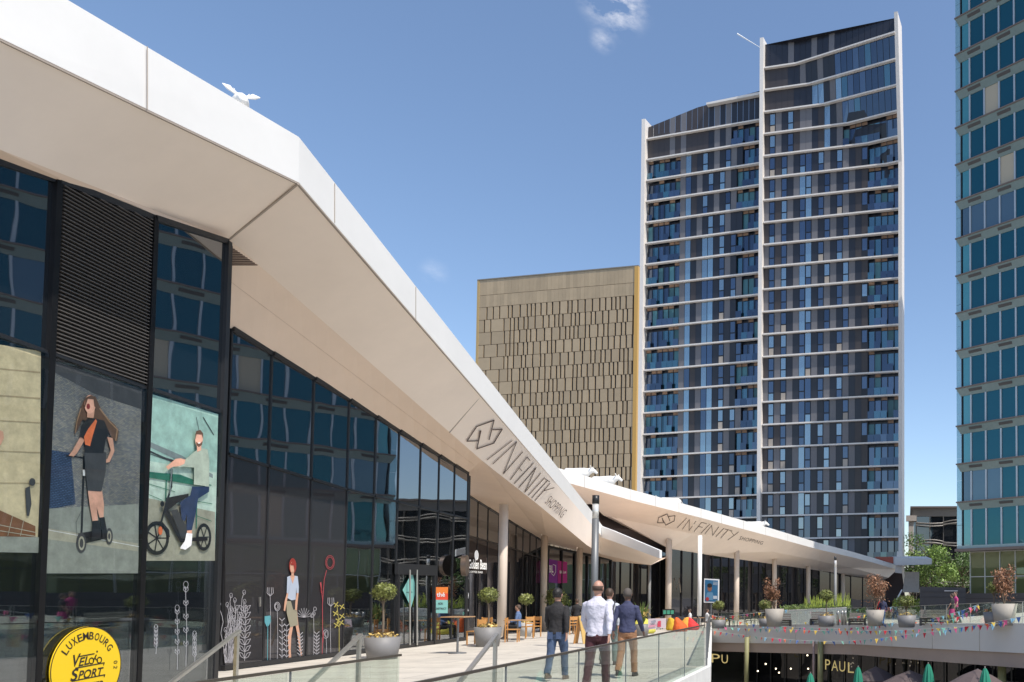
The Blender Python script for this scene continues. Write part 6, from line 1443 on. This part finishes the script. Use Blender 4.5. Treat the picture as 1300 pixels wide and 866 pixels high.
for i, (x, Z, lab) in enumerate(((866, 53, 'dark table by the second pavilion column'), (886, 55, 'dark table under the portrait poster'), (925, 58, 'dark table right of the portrait poster'), (945, 61, 'dark table behind the third pavilion column'), (840, 52, 'dark table behind the green menu board'))):
    table(lab, place(x, Z))
dch = mat('chair_black', (.03, .03, .033), .5)
wood_keep = wood; wood = dch
d0 = chair('black chair at the table by the second pavilion column', place(862, 51), .5)
for (x, Z, rz, lab) in ((881, 53.5, 2, 'black chair left of the table under the poster'), (892, 56, -1, 'black chair right of the table under the poster'), (920, 57, 1, 'black chair at the left of the table by the third column'), (931, 58, -2, 'black chair close to the third pavilion column'), (950, 61, 0, 'black chair behind the third pavilion column'), (835, 51, 1.5, 'black chair behind the green menu board'), (957, 61.5, 2.4, 'black chair left of the small ball tree')):
    dup(d0, place(x, Z), rz, lab)
for c in (d0,): c['group'] = 'black chairs of the pavilion terrace'
for ob in bpy.data.objects:
    if ob.get('category') == 'chair' and str(ob.get('label', '')).startswith('black chair'): ob['group'] = 'black chairs of the pavilion terrace'
wood = wood_keep
# tall plant beside the navy man
pl_ = thing('potted_palm', 'spiky leaved plant with red and yellow blooms right of the man in navy', 'plant', place(815, 34)); m = MB(); m.lathe([(.22, 0), (.3, .5), (.27, .5), (.001, .46)], n=20); m.build('pot', [pot_g], pl_)
m = MB(); rn = random.Random(3)
for k in range(34):
    a = rn.random() * 6.28; q = rn.uniform(.1, .55); z = rn.uniform(.9, 1.55); d_ = Vector((math.cos(a), math.sin(a), 0)); n_ = Vector((-d_.y, d_.x, 0)) * .035; c1 = Vector((0, 0, .48)); c2 = d_ * q * .5 + Vector((0, 0, lerp(.5, z, .7))); c3 = d_ * q + Vector((0, 0, z))
    m.add([c1 - n_, c1 + n_, c2 + n_, c3, c2 - n_], [(0, 1, 2, 4), (4, 2, 3)])
m.build('leaves', [lf_mid], pl_); m = MB(); m.leaves((0, 0, 1.0), (.35, .3, .25), 60, .06); m.build('flowers', [flow], pl_)
# trellis boxes / benches on the far deck
bm_ = mat('weathered_slats', (.20, .18, .16), .8, var=.15)
def bench(label, x0, x1, ytop, Z, yb):
    a, b = P(x0, yb, Z), P(x1, yb, Z); zb = deckz(a.x, a.y); h = P(x0, ytop, Z).z - zb; L = b.x - a.x; o = thing('slatted_bench', label, 'bench', ((a.x + b.x) / 2, a.y, zb), 0, 'slatted benches on the far deck')
    m = MB(); n = max(3, int(h / .13))
    for k in range(n): m.box(-L / 2, L / 2, .5, .54, k * h / n + .01, (k + 1) * h / n - .015)
    m.build('backrest', [bm_], o); m = MB()
    for k in range(4): m.box(-L / 2, L / 2, .02 + k * .12, .12 + k * .12, .42, .46)
    m.build('seat', [bm_], o)
    for s in (-1, 1): m = MB(); m.box(s * L / 2 - .06, s * L / 2 + .06, .03, .5, 0, .42); m.build('leg', [frame_m], o)
bench('slatted bench in front of the white garden wall under the hedge', 1029, 1057, 776.5, 52, 791)
bench('slatted bench right behind the bunting between the lone ball tree and the pink skirt', 1169, 1211, 774, 42.5, 794)
bench('slatted bench near the red leaved planter left of the white garden wall', 986, 1003, 779, 54, 792)
bench('dark slatted bench just left of the couple at the railing', 1078, 1098, 778, 49, 793)
# small white rail stripes: leaning white rail by the tower entrance
lr = thing('ramp_rail', 'white slanting ramp rail in front of the tower entrance', 'handrail', P(1139, 760, 90)); m = MB(); m.bar(P(1138, 762, 90), P(1145, 749, 92), .12); m.build('rail', [white], lr, inv(lr)); m = MB(); m.bar(P(1138, 762, 90), P(1138, 770, 90), .1); m.build('post', [white], lr, inv(lr))
# silver bollards
for i, x in enumerate((1063.5, 1069, 1073)):
    o = thing('bollard', ('left', 'middle', 'right')[i] + ' one of the three steel bollards at the foot of the far thin lamp post', 'bollard', place(x, 50), 0, 'steel bollards'); m = MB(); m.lathe([(.09, 0), (.09, .85), (.07, .9), (.001, .9)], n=16); m.build('post', [steel], o); m = MB(); m.lathe([(.095, .7), (.095, .76)], n=16); m.build('band', [gpost], o)

# ---------------------------------------------------------------- closed parasols and wide dark parasols of the courtyard
def parasol(px, ytop, Z, label):
    p = P(px, ytop, Z); zt_ = p.z + 5.3; o = thing('closed_parasol', label, 'parasol', (p.x, p.y, -5.3), random.random() * 3, 'closed green parasols in the courtyard')
    m = MB(); m.tube([(0, 0, 0), (0, 0, zt_ + .08)], .03, 8); m.build('pole', [steel], o); vs = MB(); rg = []; n = 32
    V = []; prof = [(.05, zt_), (.12, zt_ - .15), (.2, zt_ - .5), (.27, zt_ - 1.1), (.33, zt_ - 1.7), (.30, zt_ - 1.75)]
    for r_, z in prof:
        for j in range(n): a = j * 2 * math.pi / n; q = r_ * (1 + .22 * math.cos(8 * a)); V.append((q * math.cos(a), q * math.sin(a), z))
    vs.add(V, [(i * n + j, i * n + (j + 1) % n, (i + 1) * n + (j + 1) % n, (i + 1) * n + j) for i in range(len(prof) - 1) for j in range(n)], 0, True); vs.build('canopy', [mat('parasol_green', (.02, .22, .14), .8)], o)
    m = MB(); m.box(-.3, .3, -.3, .3, 0, .08); m.build('base', [gpost], o)
for (x, y, Z, lab) in ((1029, 855, 45, 'closed green parasol left of the right hand gold name'), (1089.5, 847, 44, 'closed green parasol right below the gold name'), (1178.5, 843, 38, 'closed green parasol under the middle of the grey wall'), (1250.5, 848.5, 33, 'closed green parasol nearest the right edge of the photo')): parasol(x, y, Z, lab)
def wide(px, ytop, Z, w, label):
    p = P(px, ytop, Z); zt_ = p.z + 5.3; o = thing('open_parasol', label, 'parasol', (p.x, p.y, -5.3), .4, 'wide open taupe parasols in the courtyard'); m = MB(); m.tube([(0, 0, 0), (0, 0, zt_)], .04, 8); m.build('pole', [gpost], o)
    V = [(0, 0, zt_)]; n = 8
    for q, z in ((w * .5, zt_ - .32), (w, zt_ - .75), (w, zt_ - .92)):
        for j in range(n): a = j * 2 * math.pi / n; V.append((q * math.cos(a), q * math.sin(a), z))
    m = MB(); m.add(V, [(0, 1 + j, 1 + (j + 1) % n) for j in range(n)] + [(1 + r_ * n + j, 1 + r_ * n + (j + 1) % n, 1 + (r_ + 1) * n + (j + 1) % n, 1 + (r_ + 1) * n + j) for r_ in range(2) for j in range(n)]); m.build('canopy', [mat('parasol_taupe', (.10, .075, .075), .85)], o)
    m = MB(); m.lathe([(.35, 0), (.3, .08), (.04, .1)], n=20); m.build('base', [gpost], o)
for (x, y, Z, w, lab) in ((1112, 846, 47.2, 1.4, 'taupe open parasol behind the closed parasol below the gold name'), (1155, 851, 43.0, 1.7, 'taupe open parasol left of the middle closed parasol'), (1241, 849, 35.6, 1.5, 'taupe open parasol beside the rightmost closed parasol')): wide(x, y, Z, w, lab)

# ---------------------------------------------------------------- a jet far off in the sky left of the tower
jt = thing('contrail', 'thin white aircraft trail in the sky left of the tower top', 'contrail', P(936, 43, 1500)); m = MB(); m.tube([P(936, 43, 1500), P(966, 61, 1500)], [1.5, .4], 8); m.build('trail', [mat('trail_white', (.85, .85, .85), .9, emit=((.7, .8, 1), .12))], jt, inv(jt))
